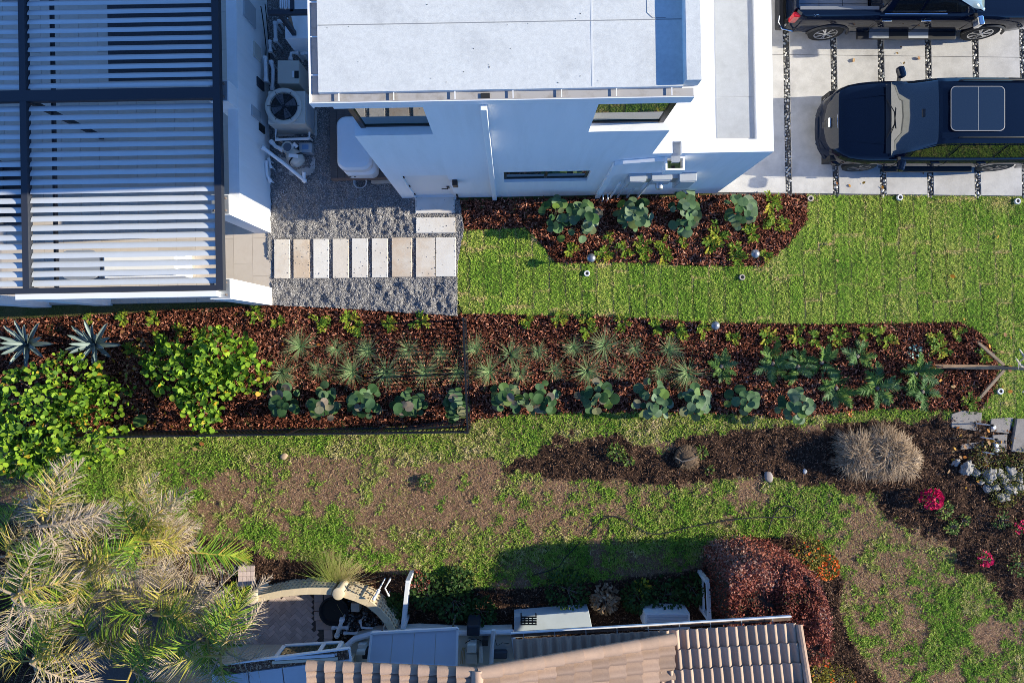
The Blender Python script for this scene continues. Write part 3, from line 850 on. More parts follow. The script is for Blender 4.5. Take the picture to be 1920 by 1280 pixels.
pipe_run('long white pipe slanting from the wall to the filter tank', [(494,278,.95),(530,305,.62),(570,338,.28)], .045)
pipe_run('white valve pipe low on the wall by the concrete pad', [(499,305,.5),(500,328,.45),(506,338,.35)], .04)
pipe_run('second valve pipe beside the slanting pipe', [(504,300,.4),(507,312,.35)], .035)
cable = thing('wall_cable', 'black cable draped down the shaded alley wall', 'cable', (-6.2,7.6,0))
MB().tube([W(489,12,1.2), W(492,30,1.0), W(496,60,.8), W(499,90,.6), W(498,112,.3), W(500,120,0)], .014, 6).build('cord', m_dark, cable, smooth=True)
MB().tube([W(497,8,1.3), W(500,35,.9), W(503,70,.5), W(505,110,.1)], .012, 6).build('cord', m_dark, cable, smooth=True)
def wall_box(label, px0, px1, py0, py1, z0, z1, mat, name='junction_box'):
    """box on the alley face of the garden wall"""
    xw = -6.272
    c0, c1 = Wh(px0, py1, z1), Wh(px1, py0, z1)
    t = MB().box(xw, xw+.12, c0.y, c1.y, z0, z1).build(name, mat, rz=HR, bevel=.006); tag(t, label, 'electric box')
    return t
wall_box('tall grey electric panel at the top of the alley wall', 455, 478, -12, 28, 1.0, 1.75, m_greybox)
wall_box('pale twin cover box on the alley wall', 476, 490, 76, 104, .7, 1.15, m_beige)
wall_box('dark socket box on the alley wall near the heater', 482, 492, 143, 160, .5, .95, m_dkblue)
wall_box('grey disconnect box beside the condenser fan', 466, 480, 196, 216, .8, 1.35, m_greybox)
wall_box('small black switch box below the grey disconnect box', 478, 488, 230, 244, .5, .85, m_dark)
# pool pump and filter
ft = thing('filter_tank', 'beige two-part filter tank lying on the concrete pad', 'pool filter', (-5.6,4.8,0))
a, b = W(541,282,.42), W(562,306,.34)
d = (b-a); L_ = d.length
yaw = math.atan2(d.y, d.x)
prof = [(.01,-.02),(.10,0),(.17,.06),(.195,.14),(.195,.20)]
mt = MB().lathe([(.01,0),(.10,.015),(.17,.08),(.195,.17),(.20,.25)], a-Vector((0,0,.05)), 20, rot=(0,R(90),yaw)); mt.build('tank', m_beige, ft, smooth=True)
MB().lathe([(.212,.25),(.212,.285)], a-Vector((0,0,.05)), 20, rot=(0,R(90),yaw)).build('clamp_band', m_dark, ft)
MB().lathe([(.20,.285),(.19,.36),(.15,.43),(.06,.47),(.01,.475)], a-Vector((0,0,.05)), 20, rot=(0,R(90),yaw)).build('tank_end', m_beige, ft, smooth=True)
lb = MB().obox((W(550,292,.6).x, W(550,292,.6).y, .59), (.24,.09,.01), (0,0,R(-5))); lb.build('label_plate', m_pvc, ft)
MB().obox((a.x+.1,a.y-.1,.09), (.3,.25,.18)).build('foot', m_dark, ft)
MB().tube([W(570,322,.35), W(569,338,.25)], .05, 10).build('outlet', m_pvc, ft, smooth=True)
pm = thing('pump_basket', 'round pump basket with clear lid and elbow pipe', 'pump', (-5.85,5.05,0))
c = W(539,276,.5)
MB().lathe([(.13,0),(.13,.42),(.15,.43),(.15,.47),(.11,.48)], (c.x,c.y,.03), 18).build('body', m_beige, pm, smooth=True)
MB().lathe([(.105,0),(.10,.012),(.01,.02)], (c.x,c.y,.511), 18).build('lid', M('smoked_lid', (.10,.12,.15), .1), pm, smooth=True)
MB().tube([W(548,275,.45), W(552,270,.5), W(557,276,.45)], .05, 10).build('elbow', m_pvc, pm, smooth=True)
ct = MB(); a, b = W(560,285,.35), W(584,267,.35); ct.box(a.x,b.x,a.y,b.y,.02,.33)
ct = ct.build('pump_controller', m_greybox, bevel=.015); tag(ct, 'pale grey pump controller box with keypad', 'controller')
a, b = W(566,280,.35), W(578,271,.35); MB().box(a.x,b.x,a.y,b.y,.332,.337).build('keypad', M('blue_keypad', (.18,.30,.48), .4), ct)
a, b = W(523,349), W(592,280); pad = MB().box(a.x,b.x,a.y,b.y,-.02,.055).build('equipment_pad', m_conc, bevel=.006); tag(pad, 'bare grey concrete pad under the slanting white pipe', 'concrete pad')
# timber platform with the white moulded unit
pl = thing('timber_platform', 'dark timber platform against the west side of the white house', 'platform', (-3.8,5.0,0), rz=HR)
m_wood = M('weathered_timber', (.10,.085,.08), .8, var=.3, vscale=6, stretch=(1,14,1))
m_wood2 = M('brown_timber', (.20,.13,.10), .8, var=.3, vscale=6, stretch=(14,1,1))
xa, xb = Wh(619,300,.35).x, XW-.01; ya, yb = Wh(650,333,.35).y, Wh(650,150,.35).y
nb = 10
for k in range(nb):
    w_ = (xb-xa)/nb; MB().box(xa+k*w_+.004, xa+(k+1)*w_-.004, ya, yb, .31, .35).build('deck_board', m_wood, pl)
MB().box(xa, xb, ya-.03, ya-.001, .12, .345).build('fascia_board', m_wood2, pl)
for k in range(3):
    for yy in (ya+.1, yb-.1): MB().box(xa+.05+k*(xb-xa-.2)/2, xa+.15+k*(xb-xa-.2)/2, yy, yy+.1, -.02, .309).build('post', m_wood2, pl)
un = thing('moulded_unit', 'large white moulded shell with rounded corners on the timber platform', 'moulded shell', (-4.0,5.3,.35), rz=HR)
def rrect(x0,x1,y0,y1,r,n=6):
    pts = []
    for cx, cy, a0 in ((x1-r,y1-r,0),(x0+r,y1-r,90),(x0+r,y0+r,180),(x1-r,y0+r,270)):
        for k in range(n+1): a = R(a0+90*k/n); pts.append((cx+r*math.cos(a), cy+r*math.sin(a)))
    return pts
def loft_rr(mb, secs, n=6):
    rows = [[(q[0],q[1],z) for q in rrect(*s,n)] for s, z in secs]
    rows = [r+[r[0]] for r in rows]; mb.grid(rows)
    mb.add(rows[-1][:-1], [tuple(range(len(rows[-1])-1))]); return mb
c0, c1 = Wh(632,318,1.25), Wh(692,218,1.25)
xl, xr, yl, yh = c0.x, c1.x+.05, c0.y, c1.y
m_shell = M('white_gelcoat', (.76,.77,.78), .25, var=.02)
mb = MB(); loft_rr(mb, [((xl+.10,xr,yl+.05,yh,.10),.352),((xl+.05,xr+.02,yl-.03,yh,.16),.45),((xl+.04,xr+.02,yl-.03,yh,.18),.80),((xl+.08,xr,yl+.05,yh-.02,.18),.88)])
mb.build('base_shell', m_shell, un, smooth=True, recalc=True)
mb = MB(); loft_rr(mb, [((xl+.02,xr-.05,yl+.05,yh,.20),.90),((xl-.01,xr-.02,yl+.0,yh+.02,.22),.96),((xl-.01,xr-.02,yl,yh+.02,.22),1.18),((xl+.03,xr-.06,yl+.05,yh-.03,.20),1.25),((xl+.12,xr-.15,yl+.15,yh-.12,.16),1.275)])
mb.build('lid_shell', m_shell, un, smooth=True, recalc=True)
for k in (0,1): MB().box(xl+.16+k*.12, xl+.21+k*.12, yl-.045, yl-.029, .66, .68).build('vent_slot', m_dark, un)
MB().bar((xr+.03,yl+.25,.9),(xr+.3,yl+.27,.9),.03,.03).build('hinge_arm', m_steel, un)
bk = thing('bucket', 'clear round plastic bucket in front of the timber platform', 'bucket', W(678,343))
c = W(678,344); MB().lathe([(.13,.0),(.16,.16),(.175,.165),(.175,.18),(.15,.17),(.12,.03),(.01,.028)], (c.x,c.y,.02), 22, close=False).build('pail', M('pale_plastic', (.55,.57,.60), .3), bk, smooth=True)
MB().tube([(c.x+.17*math.cos(a), c.y-.05-.12*math.sin(a)*1.0, .19) for a in [k*math.pi/8 for k in range(9)]], .005, 5).build('handle', m_steel, bk)
a, b = W(698,346), W(742,334); st = MB().box(a.x,b.x,a.y,b.y,.0,.14).build('step_block', m_pav2, bevel=.008); tag(st, 'low tan step block at the end of the timber platform', 'step')
# railing platform at the top of the alley
rp = thing('roof_stair', 'small white block with dark louvred frame half hidden by the gutter', 'louvred platform', (-4.7,7.7,0), rz=HR)
a, b = Wh(535,73,1.3), Wh(600,-40,1.3)
MB().box(a.x, b.x, a.y, b.y, 0, 1.3).build('block', m_white, rp)
c = Wh(515,25,2.4); d = Wh(557,60,1.5)
mb = MB(); mb.bar((a.x-.02,Wh(550,24,2.4).y,2.4),(b.x+.2,Wh(550,24,2.4).y,2.4),.10,.10); mb.bar((Wh(548,10,2.4).x,Wh(550,24,2.4).y,2.4),(Wh(548,10,2.4).x,Wh(550,24,2.4).y+2,2.4),.07,.10)
mb.box(a.x+.17,a.x+.27,a.y+.07,a.y+.17,1.3,2.35); mb.build('frame', m_dkblue, rp)
for k in range(9):
    yy = a.y+.20+k*.10; MB().obox((a.x+.22,yy,1.80),(.06,.05,.02),(0,0,0)).build('slat', m_bronze, rp)
MB().bar((a.x+.22,a.y+.17,1.45),(a.x+.22,a.y+1.1,2.35),.07,.05).build('stringer', M('tan_wood', (.30,.22,.16), .7), rp)
for k in range(6): MB().box(Wh(525,0,2.3).x+k*.045, Wh(525,0,2.3).x+k*.045+.03, Wh(550,22,2.3).y+.06, Wh(550,22,2.3).y+1.6, 2.30, 2.33).build('louvre', m_pvc, rp)

# ------------------------------------------------------------------ terrace, garden wall, columns, pergola
m_tile = M('terrace_tile', (.53,.46,.39), .6, var=.05, vscale=2, stain=(.48,.41,.34), sscale=2.5, orand=.06)
XT = Wh(509, 480, .08).x
ter = MB().box(-17, XT, 1.15, 12, -.05, .07).build('terrace', M('grout', (.30,.27,.24), .9), rz=HR); tag(ter, kind='structure')
tw, tl = .49, .98
tb = MB().box(-tw/2+.003, tw/2-.003, -tl/2+.003, tl/2-.003, .0, .012).mesh('tile', m_tile)
i = 0; xx = XT
while xx > -13.6:
    yy = 1.16 + (.33 if i % 2 else .0) - .33
    while yy < 9.0:
        lo, hi = max(yy, 1.16), min(yy+tl, 9.2)
        if hi-lo > .1:
            o = inst(tb, 'tile', (xx-tw/2, (lo+hi)/2, .0705), (0,0,0), (1, (hi-lo)/tl, 1), ter)
        yy += tl
    xx -= tw; i += 1
XWL = -6.28+.09          # alley face of the garden wall in the house frame
gw = thing('garden_wall', 'long white stucco garden wall between the pergola and the alley', 'wall', (-6.3,6.2,0), rz=HR)
yw0 = Wh(508,407,0).y
MB().box(XWL-.24, XWL, yw0, 12, 0, 2.14).build('wall', m_white, gw)
def column(label, px0, px1, py0, py1, z):
    a, b = Wh(px0, py1, z), Wh(px1, py0, z)
    t = thing('pergola_column', label, 'column', ((a.x+b.x)/2, (a.y+b.y)/2, 0), 'white columns carrying the pergola', HR)
    MB().box(a.x, b.x, a.y, b.y, 0, z-.012).build('shaft', m_white, t)
    MB().box(a.x+.02, b.x-.02, a.y+.02, b.y-.02, z-.0119, z).build('steel_plate', m_steel, t)
    for sx in (.2,.8):
        for sy in (.2,.8): MB().lathe([(.025,0),(.025,.04),(.012,.05)], (a.x+(b.x-a.x)*sx, a.y+(b.y-a.y)*sy, z), 6).build('bolt', M('rusty_steel', (.16,.12,.10), .7), t)
    return t
column('white column at the near end of the garden wall', 396, 430, 364, 403, 2.68)
column('white column at the lower right corner of the pergola', 394, 432, 522, 561, 2.72)
column('white column near the lower left of the pergola', 40, 79, 546, 562, 2.70)
column('white column at the left picture edge below the pergola', -95, -56, 548, 566, 2.70)
column('white column cap by the dark cross beam of the pergola', 392, 427, 150, 190, 2.68)

ZP = 3.0
pg = thing('louvred_pergola', 'dark framed pergola with rows of white louvres', 'pergola', (-9,4.5,0), rz=HR)
xr0, xr1 = Wh(401,300,ZP).x, Wh(414,300,ZP).x
xl0, xl1 = Wh(37,250,ZP).x, Wh(49,250,ZP).x
ys0, ys1 = Wh(230,547,ZP).y, Wh(230,537,ZP).y
ym0, ym1 = Wh(230,186,ZP).y, Wh(230,166,ZP).y
XLL = -14.6
ztop, zbot = ZP, ZP-.16
MB().box(xr0, xr1, ys0, 12, zbot, ztop).build('side_beam', m_dkblue, pg)
MB().box(XLL, xr0-.001, ys0, ys1, zbot, ztop-.003).build('front_beam', m_dkblue, pg)
MB().box(XLL, xr0-.001, ym0, ym1, zbot, ztop-.003).build('cross_beam', m_dkblue, pg)
MB().box(xl0, xl1, ys1+.001, ym0-.001, zbot, ztop-.006).box(xl0, xl1, ym1+.001, 12, zbot, ztop-.006).build('middle_beam', m_dkblue, pg)
MB().box(XLL, XLL+.16, ys1+.001, 12, zbot, ztop-.007).build('side_beam', m_dkblue, pg)
fz = zbot
MB().box(xl0-.2, xr0-.02, ys0-.13, ys0-.006, zbot-.12, zbot+.1).build('front_gutter', m_trim, pg)
# louvre profile: a flat wing, tilted
def louvre_mesh(L_):
    prof = [(-.074,0),(-.05,.012),(0,.017),(.05,.012),(.074,0),(.05,-.010),(0,-.012),(-.05,-.010)]
    a = R(-24); pr = [(y*math.cos(a)-z*math.sin(a), y*math.sin(a)+z*math.cos(a)) for y, z in prof]
    mb = MB(); mb.grid([[(0,y,z) for y, z in pr+pr[:1]], [(L_,y,z) for y, z in pr+pr[:1]]])
    mb.add([(0,y,z) for y, z in pr], [tuple(range(8))]); mb.add([(L_,y,z) for y, z in pr], [tuple(range(7,-1,-1))])
    return mb.mesh('louvre', M('louvre_white', (.58,.60,.61), .4, orand=.05, var=.04, vscale=3), smooth=True, angle=50, recalc=True)
lm1 = louvre_mesh(xr0-xl1-.03); lm2 = louvre_mesh(xl0-XLL-.19)
pitch = .2005; zz = ZP-.10
br = MB()
for base, n in ((ys1+.11, 20), (ym1+.12, 13)):
    for k in range(n):
        yy = base+k*pitch
        if base < ym0 and yy > ym0-.09: break
        inst(lm1, 'louvre', (xl1+.015, yy, zz), parent=pg); inst(lm2, 'louvre', (XLL+.175, yy, zz), parent=pg)
        inst_pts = (xl1+.004, xr0-.004)
        br.obox((xl1+.10, yy+.02, zz-.055), (.2,.012,.06), (0,0,R(-20)))
br.build('louvre_brackets', m_dkblue, pg)
tr = MB(); tr.box(xl1+.22, xl1+.27, ys1+.05, 11, 2.4, 2.5); tr.build('track_beam', m_dkblue, pg)
for yy in (ys0+.05, ym0+.02): MB().box(xl0+.02, xl1-.02, yy, yy+.1, .07, zbot).build('post', m_dkblue, pg)
# things under the pergola
db = thing('daybed', 'white built-in daybed showing through the sunlit louvres', 'daybed', (-8.6,1.9,.08), rz=HR)
a, b = Wh(190,521,.55), Wh(345,470,.55)
MB().box(a.x, b.x, a.y, b.y, .083, .45).build('base', m_trim, db, bevel=.03)
MB().box(a.x+.05, b.x-.2, a.y+.05, b.y-.05, .451, .56).build('cushion', M('white_canvas', (.78,.76,.72), .9, var=.03), db, bevel=.04)
a, b = Wh(112,524,.5), Wh(186,468,.5)
lt = thing('rounded_table', 'grey rounded table at the end of the white daybed', 'table', ((a.x+b.x)/2,(a.y+b.y)/2,.08), rz=HR)
mb = MB(); loft_rr(mb, [((a.x,b.x,a.y,b.y,.25),.44),((a.x,b.x,a.y,b.y,.25),.50)]); mb.build('top', M('grey_top', (.25,.27,.31), .5), lt, recalc=True)
for qx in (a.x+.3, b.x-.3): MB().box(qx-.04, qx+.04, (a.y+b.y)/2-.3, (a.y+b.y)/2+.3, .083, .439).build('leg', m_dkblue, lt)
a, b = Wh(203,152,.1), Wh(402,6,.1)
rg = MB().box(a.x, b.x, a.y, b.y, .083, .09).build('dark_rug', M('dark_weave', (.035,.037,.045), .9, var=.4, vscale=30), rz=HR); tag(rg, 'dark rug on the terrace under the upper louvres', 'rug')
sf = thing('lounge_chairs', 'dark lounge seat under the left bay of the pergola', 'lounge seat', (-12.6,3.8,.08), rz=HR)
a, b = Wh(4,420,.5), Wh(38,300,.5)
MB().box(a.x, b.x, a.y, b.y, .30, .45).build('seat', M('dark_cushion', (.04,.045,.055), .9), sf, bevel=.03); MB().box(a.x-.18, a.x-.002, a.y, b.y, .30, .85).build('backrest', M('dark_cushion',(0,0,0)), sf, bevel=.03)
for ax in (a.x+.05, b.x-.05):
    for ay in (a.y+.05, b.y-.05): MB().box(ax-.025, ax+.025, ay-.025, ay+.025, .083, .299).build('leg', m_dkblue, sf)

# ------------------------------------------------------------------ black picket fence around the corner of the bed
fe = thing('picket_fence', 'black metal picket fence turning a corner around the mulch bed', 'fence', W(884,795))
FH = 1.16
A0, A1, A2 = W(874,600), W(882,799), W(-60,812)
pk = MB().box(-.012,.012,-.012,.012,.06,FH).mesh('picket', m_black)
pt = MB().box(-.03,.03,-.03,.03,-.05,FH+.05).mesh('post', m_black)
def run(p, q, n, posts):
    d = q-p; ang = math.atan2(d.y, d.x)
    for z in (.14, FH-.16, FH): MB().bar(p+Vector((0,0,z)), q+Vector((0,0,z)), .035, .028).build('rail', m_black, fe)
    for k in range(n+1): 
        c = p + d*(k/n); inst(pk, 'picket', c, (0,0,ang), parent=fe)
    for k in range(posts+1):
        c = p + d*(k/posts); inst(pt, 'post', c, (0,0,ang), parent=fe)
run(A0, A1, 26, 2); run(A1+(A2-A1)*.004, A2, 118, 6)
gt = thing('gate_leaf', 'black gate leaf swung open low beside the fence corner', 'gate', W(875,792))
g0, g1 = W(872,786), W(770,797)
for z in (.12, .5, 1.0): MB().bar(g0+Vector((0,0,z)), g1+Vector((0,0,z)), .03, .03).build('rail', m_black, gt)
for k in range(14): c = g0+(g1-g0)*(k/13); MB().box(c.x-.008,c.x+.008,c.y-.008,c.y+.008,.05,1.02).build('picket', m_black, gt)

# ------------------------------------------------------------------ vehicles (front at local +x)
m_paint = M('black_car_paint', (.003,.007,.020), .45, coat=.8, spec=.0)
m_cglass = M('car_glass', (.006,.008,.010), .02, spec=1.0, ior=1.7)
m_trimb = M('black_plastic', (.018,.018,.02), .5)
m_chrome = M('chrome', (.75,.76,.78), .12, metal=1.0)
m_tyre = M('tyre_rubber', (.018,.018,.018), .85, bump=.3, bscale=60)
m_alloy = M('alloy', (.60,.61,.63), .25, metal=.9)
m_dalloy = M('dark_alloy', (.10,.10,.11), .3, metal=.8)
m_red = M('red_lens', (.45,.01,.015), .15, coat=.6)
m_lens = M('clear_lens', (.16,.17,.18), .08, coat=.8)
def lerp_tab(tab, x):
    for a, b in zip(tab, tab[1:]):
        if min(a[0],b[0]) <= x <= max(a[0],b[0]):
            t = (x-a[0])/(b[0]-a[0]); t = t*t*(3-2*t) if len(a) > 2 and a[2:] else t
            return a[1]+(b[1]-a[1])*t
    return tab[0][1] if abs(x-tab[0][0]) < abs(x-tab[-1][0]) else tab[-1][1]
def body_loft(xs, hw, zt, wheels, rad=.46, zlow=.36):
    rows = []
    for x in xs:
        w, z = lerp_tab(hw, x), lerp_tab(zt, x); zb = zlow
        for wx in wheels:
            if abs(x-wx) < rad: zb = max(zb, .38 + math.sqrt(rad*rad-(x-wx)**2))
        half = [(0,z+.03),(.40*w,z+.028),(.74*w,z+.008),(.87*w,z-.02),(.945*w,z-.065),(.985*w,z-.17),(w,z-.30),(w*.995,(z-.3+zb)/2),(w*.985,zb+.05),(w*.95,zb)]
        rows.append([(x,-a,b) for a, b in half[::-1]]+[(x,a,b) for a, b in half[1:]])
    return rows
def wheel(parent, x, y, r, rim_mat, nsp=6):
    s = 1 if y > 0 else -1
    ty = MB().lathe([(r*.62,-.13),(r*.86,-.14),(r*.97,-.12),(r,-.07),(r,.07),(r*.97,.12),(r*.86,.14),(r*.62,.13)], (x,y-s*.14,r), 28, rot=(R(90),0,0))
    wo = ty.build('wheel', m_tyre, parent, smooth=True, angle=50, local=True)
    rm = MB(); rm.lathe([(r*.63,.12),(r*.66,.135),(r*.60,.13),(r*.56,.06)], (x,y-s*.14,r), 28, rot=(R(-90*s),0,0), close=False)
    yo = y - s*.14 + s*.115
    for k in range(nsp):
        a = 2*math.pi*k/nsp+.3
        for da in (-.12,.12):
            rm.bar((x+.05*math.cos(a), yo+s*.01, r+.05*math.sin(a)), (x+r*.62*math.cos(a+da), yo, r+r*.62*math.sin(a+da)), .035, .03, up=(0,1,0))
    rm.lathe([(.07,0),(.07,.03),(.04,.04)], (x,yo,r), 12, rot=(R(-90*s),0,0))
    rm.build('rim', rim_mat, wo, smooth=True, local=True)
    MB().lathe([(r*.60,0),(.01,.001)], (x,y-s*.14+s*.05,r), 20, rot=(R(-90*s),0,0)).build('hub_well', m_dark, wo, local=True)
def cabin(stations, zb):
    """stations: (x, belt half width, roof half width, roof z)"""
    def P(s, t, off=0.0):
        i = min(int(s), len(stations)-2); f = s-i
        a, b = stations[i], stations[i+1]
        x, wb, wr, zr = [a[k]+(b[k]-a[k])*f for k in range(4)]
        z0 = min(zb, zr)
        prof = [(-wb,z0),(-wr-.03,zr-.09*(zr-z0>.12)-.0),(-wr+.08,zr-.015),(0,zr+.02),(wr-.08,zr-.015),(wr+.03,zr-.09*(zr-z0>.12)),(wb,z0)]
        j = min(int(t), 5); g = t-j
        y = prof[j][0]+(prof[j+1][0]-prof[j][0])*g; z = prof[j][1]+(prof[j+1][1]-prof[j][1])*g
        return Vector((x, y, z))
    def patch(s0, s1, t0, t1, off, ns=6, ntt=8):
        rows = []
        for i in range(ns+1):
            r = []
            for j in range(ntt+1):
                s = s0+(s1-s0)*i/ns; t = t0+(t1-t0)*j/ntt
                q = P(s, t); e = 1e-3
                du = P(min(s+e, len(stations)-1), t)-P(max(s-e,0), t); dv_ = P(s, min(t+e,6))-P(s, max(t-e,0))
                n = du.cross(dv_)
                n = n.normalized() if n.length > 1e-12 else Vector((0,0,1))
                c = Vector((q.x-0, 0, .9)); 
                if n.dot(q-Vector((q.x*.9,0,.8))) < 0: n = -n
                r.append(q+n*off)
            rows.append(r)
        return rows
    return P, patch
def xrange(a, b, st):
    n = int(round(abs(b-a)/st)); return [a+(b-a)*i/n for i in range(n+1)]

def build_suv():
    t = thing('suv', 'black sport utility vehicle with sunroof parked nose to the garage', 'car', (10.53,5.39,.045), rz=0)
    t.rotation_euler[2] = math.pi
    hw = [(2.80,.34),(2.77,.48),(2.72,.60),(2.62,.73),(2.48,.84),(2.28,.93),(2.0,.985),(1.7,1.01),(0,1.02),(-2.3,1.015),(-2.7,.97),(-2.8,.90)]
    zt = [(2.80,.62),(2.74,.76),(2.64,.93),(2.54,1.02),(2.44,1.06),(2.3,1.08),(1.3,1.15),(0,1.18),(-2.6,1.22),(-2.8,1.18)]
    WX = (1.72, -1.72)
    xs = xrange(2.80, 2.5, .04)[:-1]+xrange(2.5, -2.8, .08)
    b = MB(); rows = body_loft(xs, hw, zt, WX); b.grid(rows)
    b.add(rows[0], [tuple(range(len(rows[0])))]); b.add(rows[-1], [tuple(range(len(rows[-1])-1,-1,-1))])
    body = b.build('body', m_paint, t, smooth=True, angle=40, local=True, recalc=True)
    st = [(1.36,.90,.86,1.16),(.50,.93,.74,1.86),(.1,.94,.735,1.91),(-1.2,.94,.735,1.90),(-2.3,.93,.72,1.86),(-2.55,.92,.72,1.78),(-2.74,.90,.84,1.22)]
    P, patch = cabin(st, 1.19)
    c = MB(); c.grid([[P(s/4, tt/3) for tt in range(19)] for s in range(0, 25)]); c.build('cabin', m_paint, t, smooth=True, angle=28, local=True, recalc=True)
    g = MB(); g.grid(patch(.04,.93,.95,5.05,.008)); g.build('windshield', m_cglass, t, smooth=True, local=True, recalc=True)
    for t0, t1 in ((.08,.88),(5.12,5.92)):
        for s0, s1 in ((.55,2.02),(2.10,2.88),(2.95,3.55),(3.62,4.2)):
            g = MB(); g.grid(patch(s0,s1,t0,t1,.010)); g.build('side_window', m_cglass, t, smooth=True, local=True, recalc=True)
    g = MB(); g.grid(patch(5.1,5.85,.9,5.1,.01)); g.build('rear_window', m_cglass, t, local=True, recalc=True)
    # sunroof
    zr = 1.945
    sr = MB(); loft_rr(sr, [((-.88,.36,-.51,.51,.10),zr-.04),((-.88,.36,-.51,.51,.10),zr)]); so = sr.build('sunroof', m_cglass, t, local=True, recalc=True)
    rim = MB(); o_, i_ = rrect(-.89,.37,-.52,.52,.12), rrect(-.873,.353,-.503,.503,.11)
    rim.grid([[(x,y,zr+.002) for x, y in o_+o_[:1]], [(x,y,zr+.004) for x, y in i_+i_[:1]]]); rim.build('sunroof_trim', M('sunroof_edge', (.20,.20,.21), .5), so, local=True, recalc=True)
    MB().box(-.275,-.262,-.50,.50,zr+.001,zr+.004).build('sunroof_bar', MATS['sunroof_edge'], so, local=True)
    for s in (-1,1):
        r = MB().tube([(.15,s*.66,1.90),(.05,s*.665,1.945),(-1.2,s*.665,1.955),(-2.2,s*.65,1.93),(-2.3,s*.65,1.88)], .02, 6); r.build('roof_rail', m_trimb, t, smooth=True, local=True)
        m_ = MB(); loft = [((1.02,1.22,0,0),0)]
        m_.obox((1.10,s*1.13,1.20),(.18,.28,.17),(0,0,s*R(-16))); mo = m_.build('mirror', m_paint, t, bevel=.06, local=True)
        MB().bar((1.14,s*.92,1.16),(1.13,s*1.04,1.18),.07,.05).build('mirror_arm', m_trimb, mo, local=True)
        for dx in (.28,-.85): MB().bar((dx,s*1.025,1.02),(dx-.22,s*1.025,1.02),.035,.035).build('door_handle', m_paint, t, bevel=.01, local=True)
        for dx in (1.05,-.10,-1.18): MB().bar((dx,s*1.022,.50),(dx,s*1.016,1.10),.006,.012).build('door_seam', m_dark, t, local=True)
        MB().box(-1.15,1.1,s*1.0-.09,s*1.0+.09,.34,.40).build('running_board', m_trimb, t, bevel=.015, local=True)
        for wx in WX: wheel(t, wx, s*1.0, .41, m_dalloy, 6)
        h = MB(); h.grid([[(x-.14, s*(lerp_tab(hw,x)*.80-.06+y), lerp_tab(zt, x)+.03-.25*y) for y in (0,.05,.10,.14)] for x in (2.70,2.64,2.58,2.52)])
        h.build('headlight', m_lens, t, smooth=True, local=True, recalc=True)
        h = MB(); h.grid([[(x-.1, s*(lerp_tab(hw,x)*.9+y), lerp_tab(zt, x)-.02-.2*y) for y in (0,.06)] for x in (2.76,2.73)])
        h.build('fog_light', m_lens, t, smooth=True, local=True, recalc=True)
        MB().box(-2.82,-2.74,s*.84-.08,s*.84+.08,.85,1.25).build('tail_light', m_red, t, bevel=.02, local=True)
        MB().tube([(1.44,s*.45,1.215),(1.30,s*.15,1.265),(1.28,s*-.25,1.285)], .010, 5).build('wiper', m_dark, t, local=True)
        MB().bar((2.40,s*.50,1.085),(1.45,s*.60,1.172),.02,.012).build('hood_crease', m_paint, t, local=True)
    gx = lambda x, y: (x-.42*abs(y)**2, y, lerp_tab(zt, x)+.050-.06*abs(y))
    gr_ = MB(); gr_.grid([[gx(x,y) for x in (2.79,2.74,2.69,2.64,2.58)] for y in (-.55,-.4,-.2,0,.2,.4,.55)]); go = gr_.build('grille', m_trimb, t, local=True, recalc=True)
    for x in (2.775,2.735,2.685,2.63): 
        q = MB(); q.tube([gx(x,y) for y in (-.54,-.3,0,.3,.54)], .006, 5); q.build('grille_bar', M('dark_chrome', (.22,.22,.23), .25, metal=.9), go, smooth=True, local=True)
    q = MB(); q.tube([gx(2.57,y) for y in (-.60,-.3,0,.3,.60)], .009, 6); q.build('hood_edge_trim', m_alloy, go, smooth=True, local=True)
    MB().obox((2.70,0,.92),(.06,.24,.06),(0,R(58),0)).build('badge', m_alloy, go, bevel=.015, local=True)
    q = MB(); q.grid([[(x, y, 1.20) for y in (-.84,-.4,0,.4,.84)] for x in (1.47,1.35)]); q.build('cowl', m_trimb, t, local=True)
    q = MB(); q.prism([(2.83,-.25),(2.84,0),(2.83,.25),(2.77,.50),(2.62,.76),(2.40,.93),(2.2,.95),(2.2,-.95),(2.40,-.93),(2.62,-.76),(2.77,-.50)],.34,.56); q.build('front_bumper', m_paint, t, bevel=.05, local=True)
    MB().box(-2.88,-2.70,-.88,.88,.38,.66).build('rear_bumper', m_paint, t, bevel=.05, local=True)
    MB().box(-2.6,2.6,-.86,.86,.24,.70).build('underbody', m_dark, t, local=True)
    MB().box(.66,.84,-.09,.09,1.63,1.66).build('sensor_pod', m_trimb, t, local=True)
    return t
build_suv()

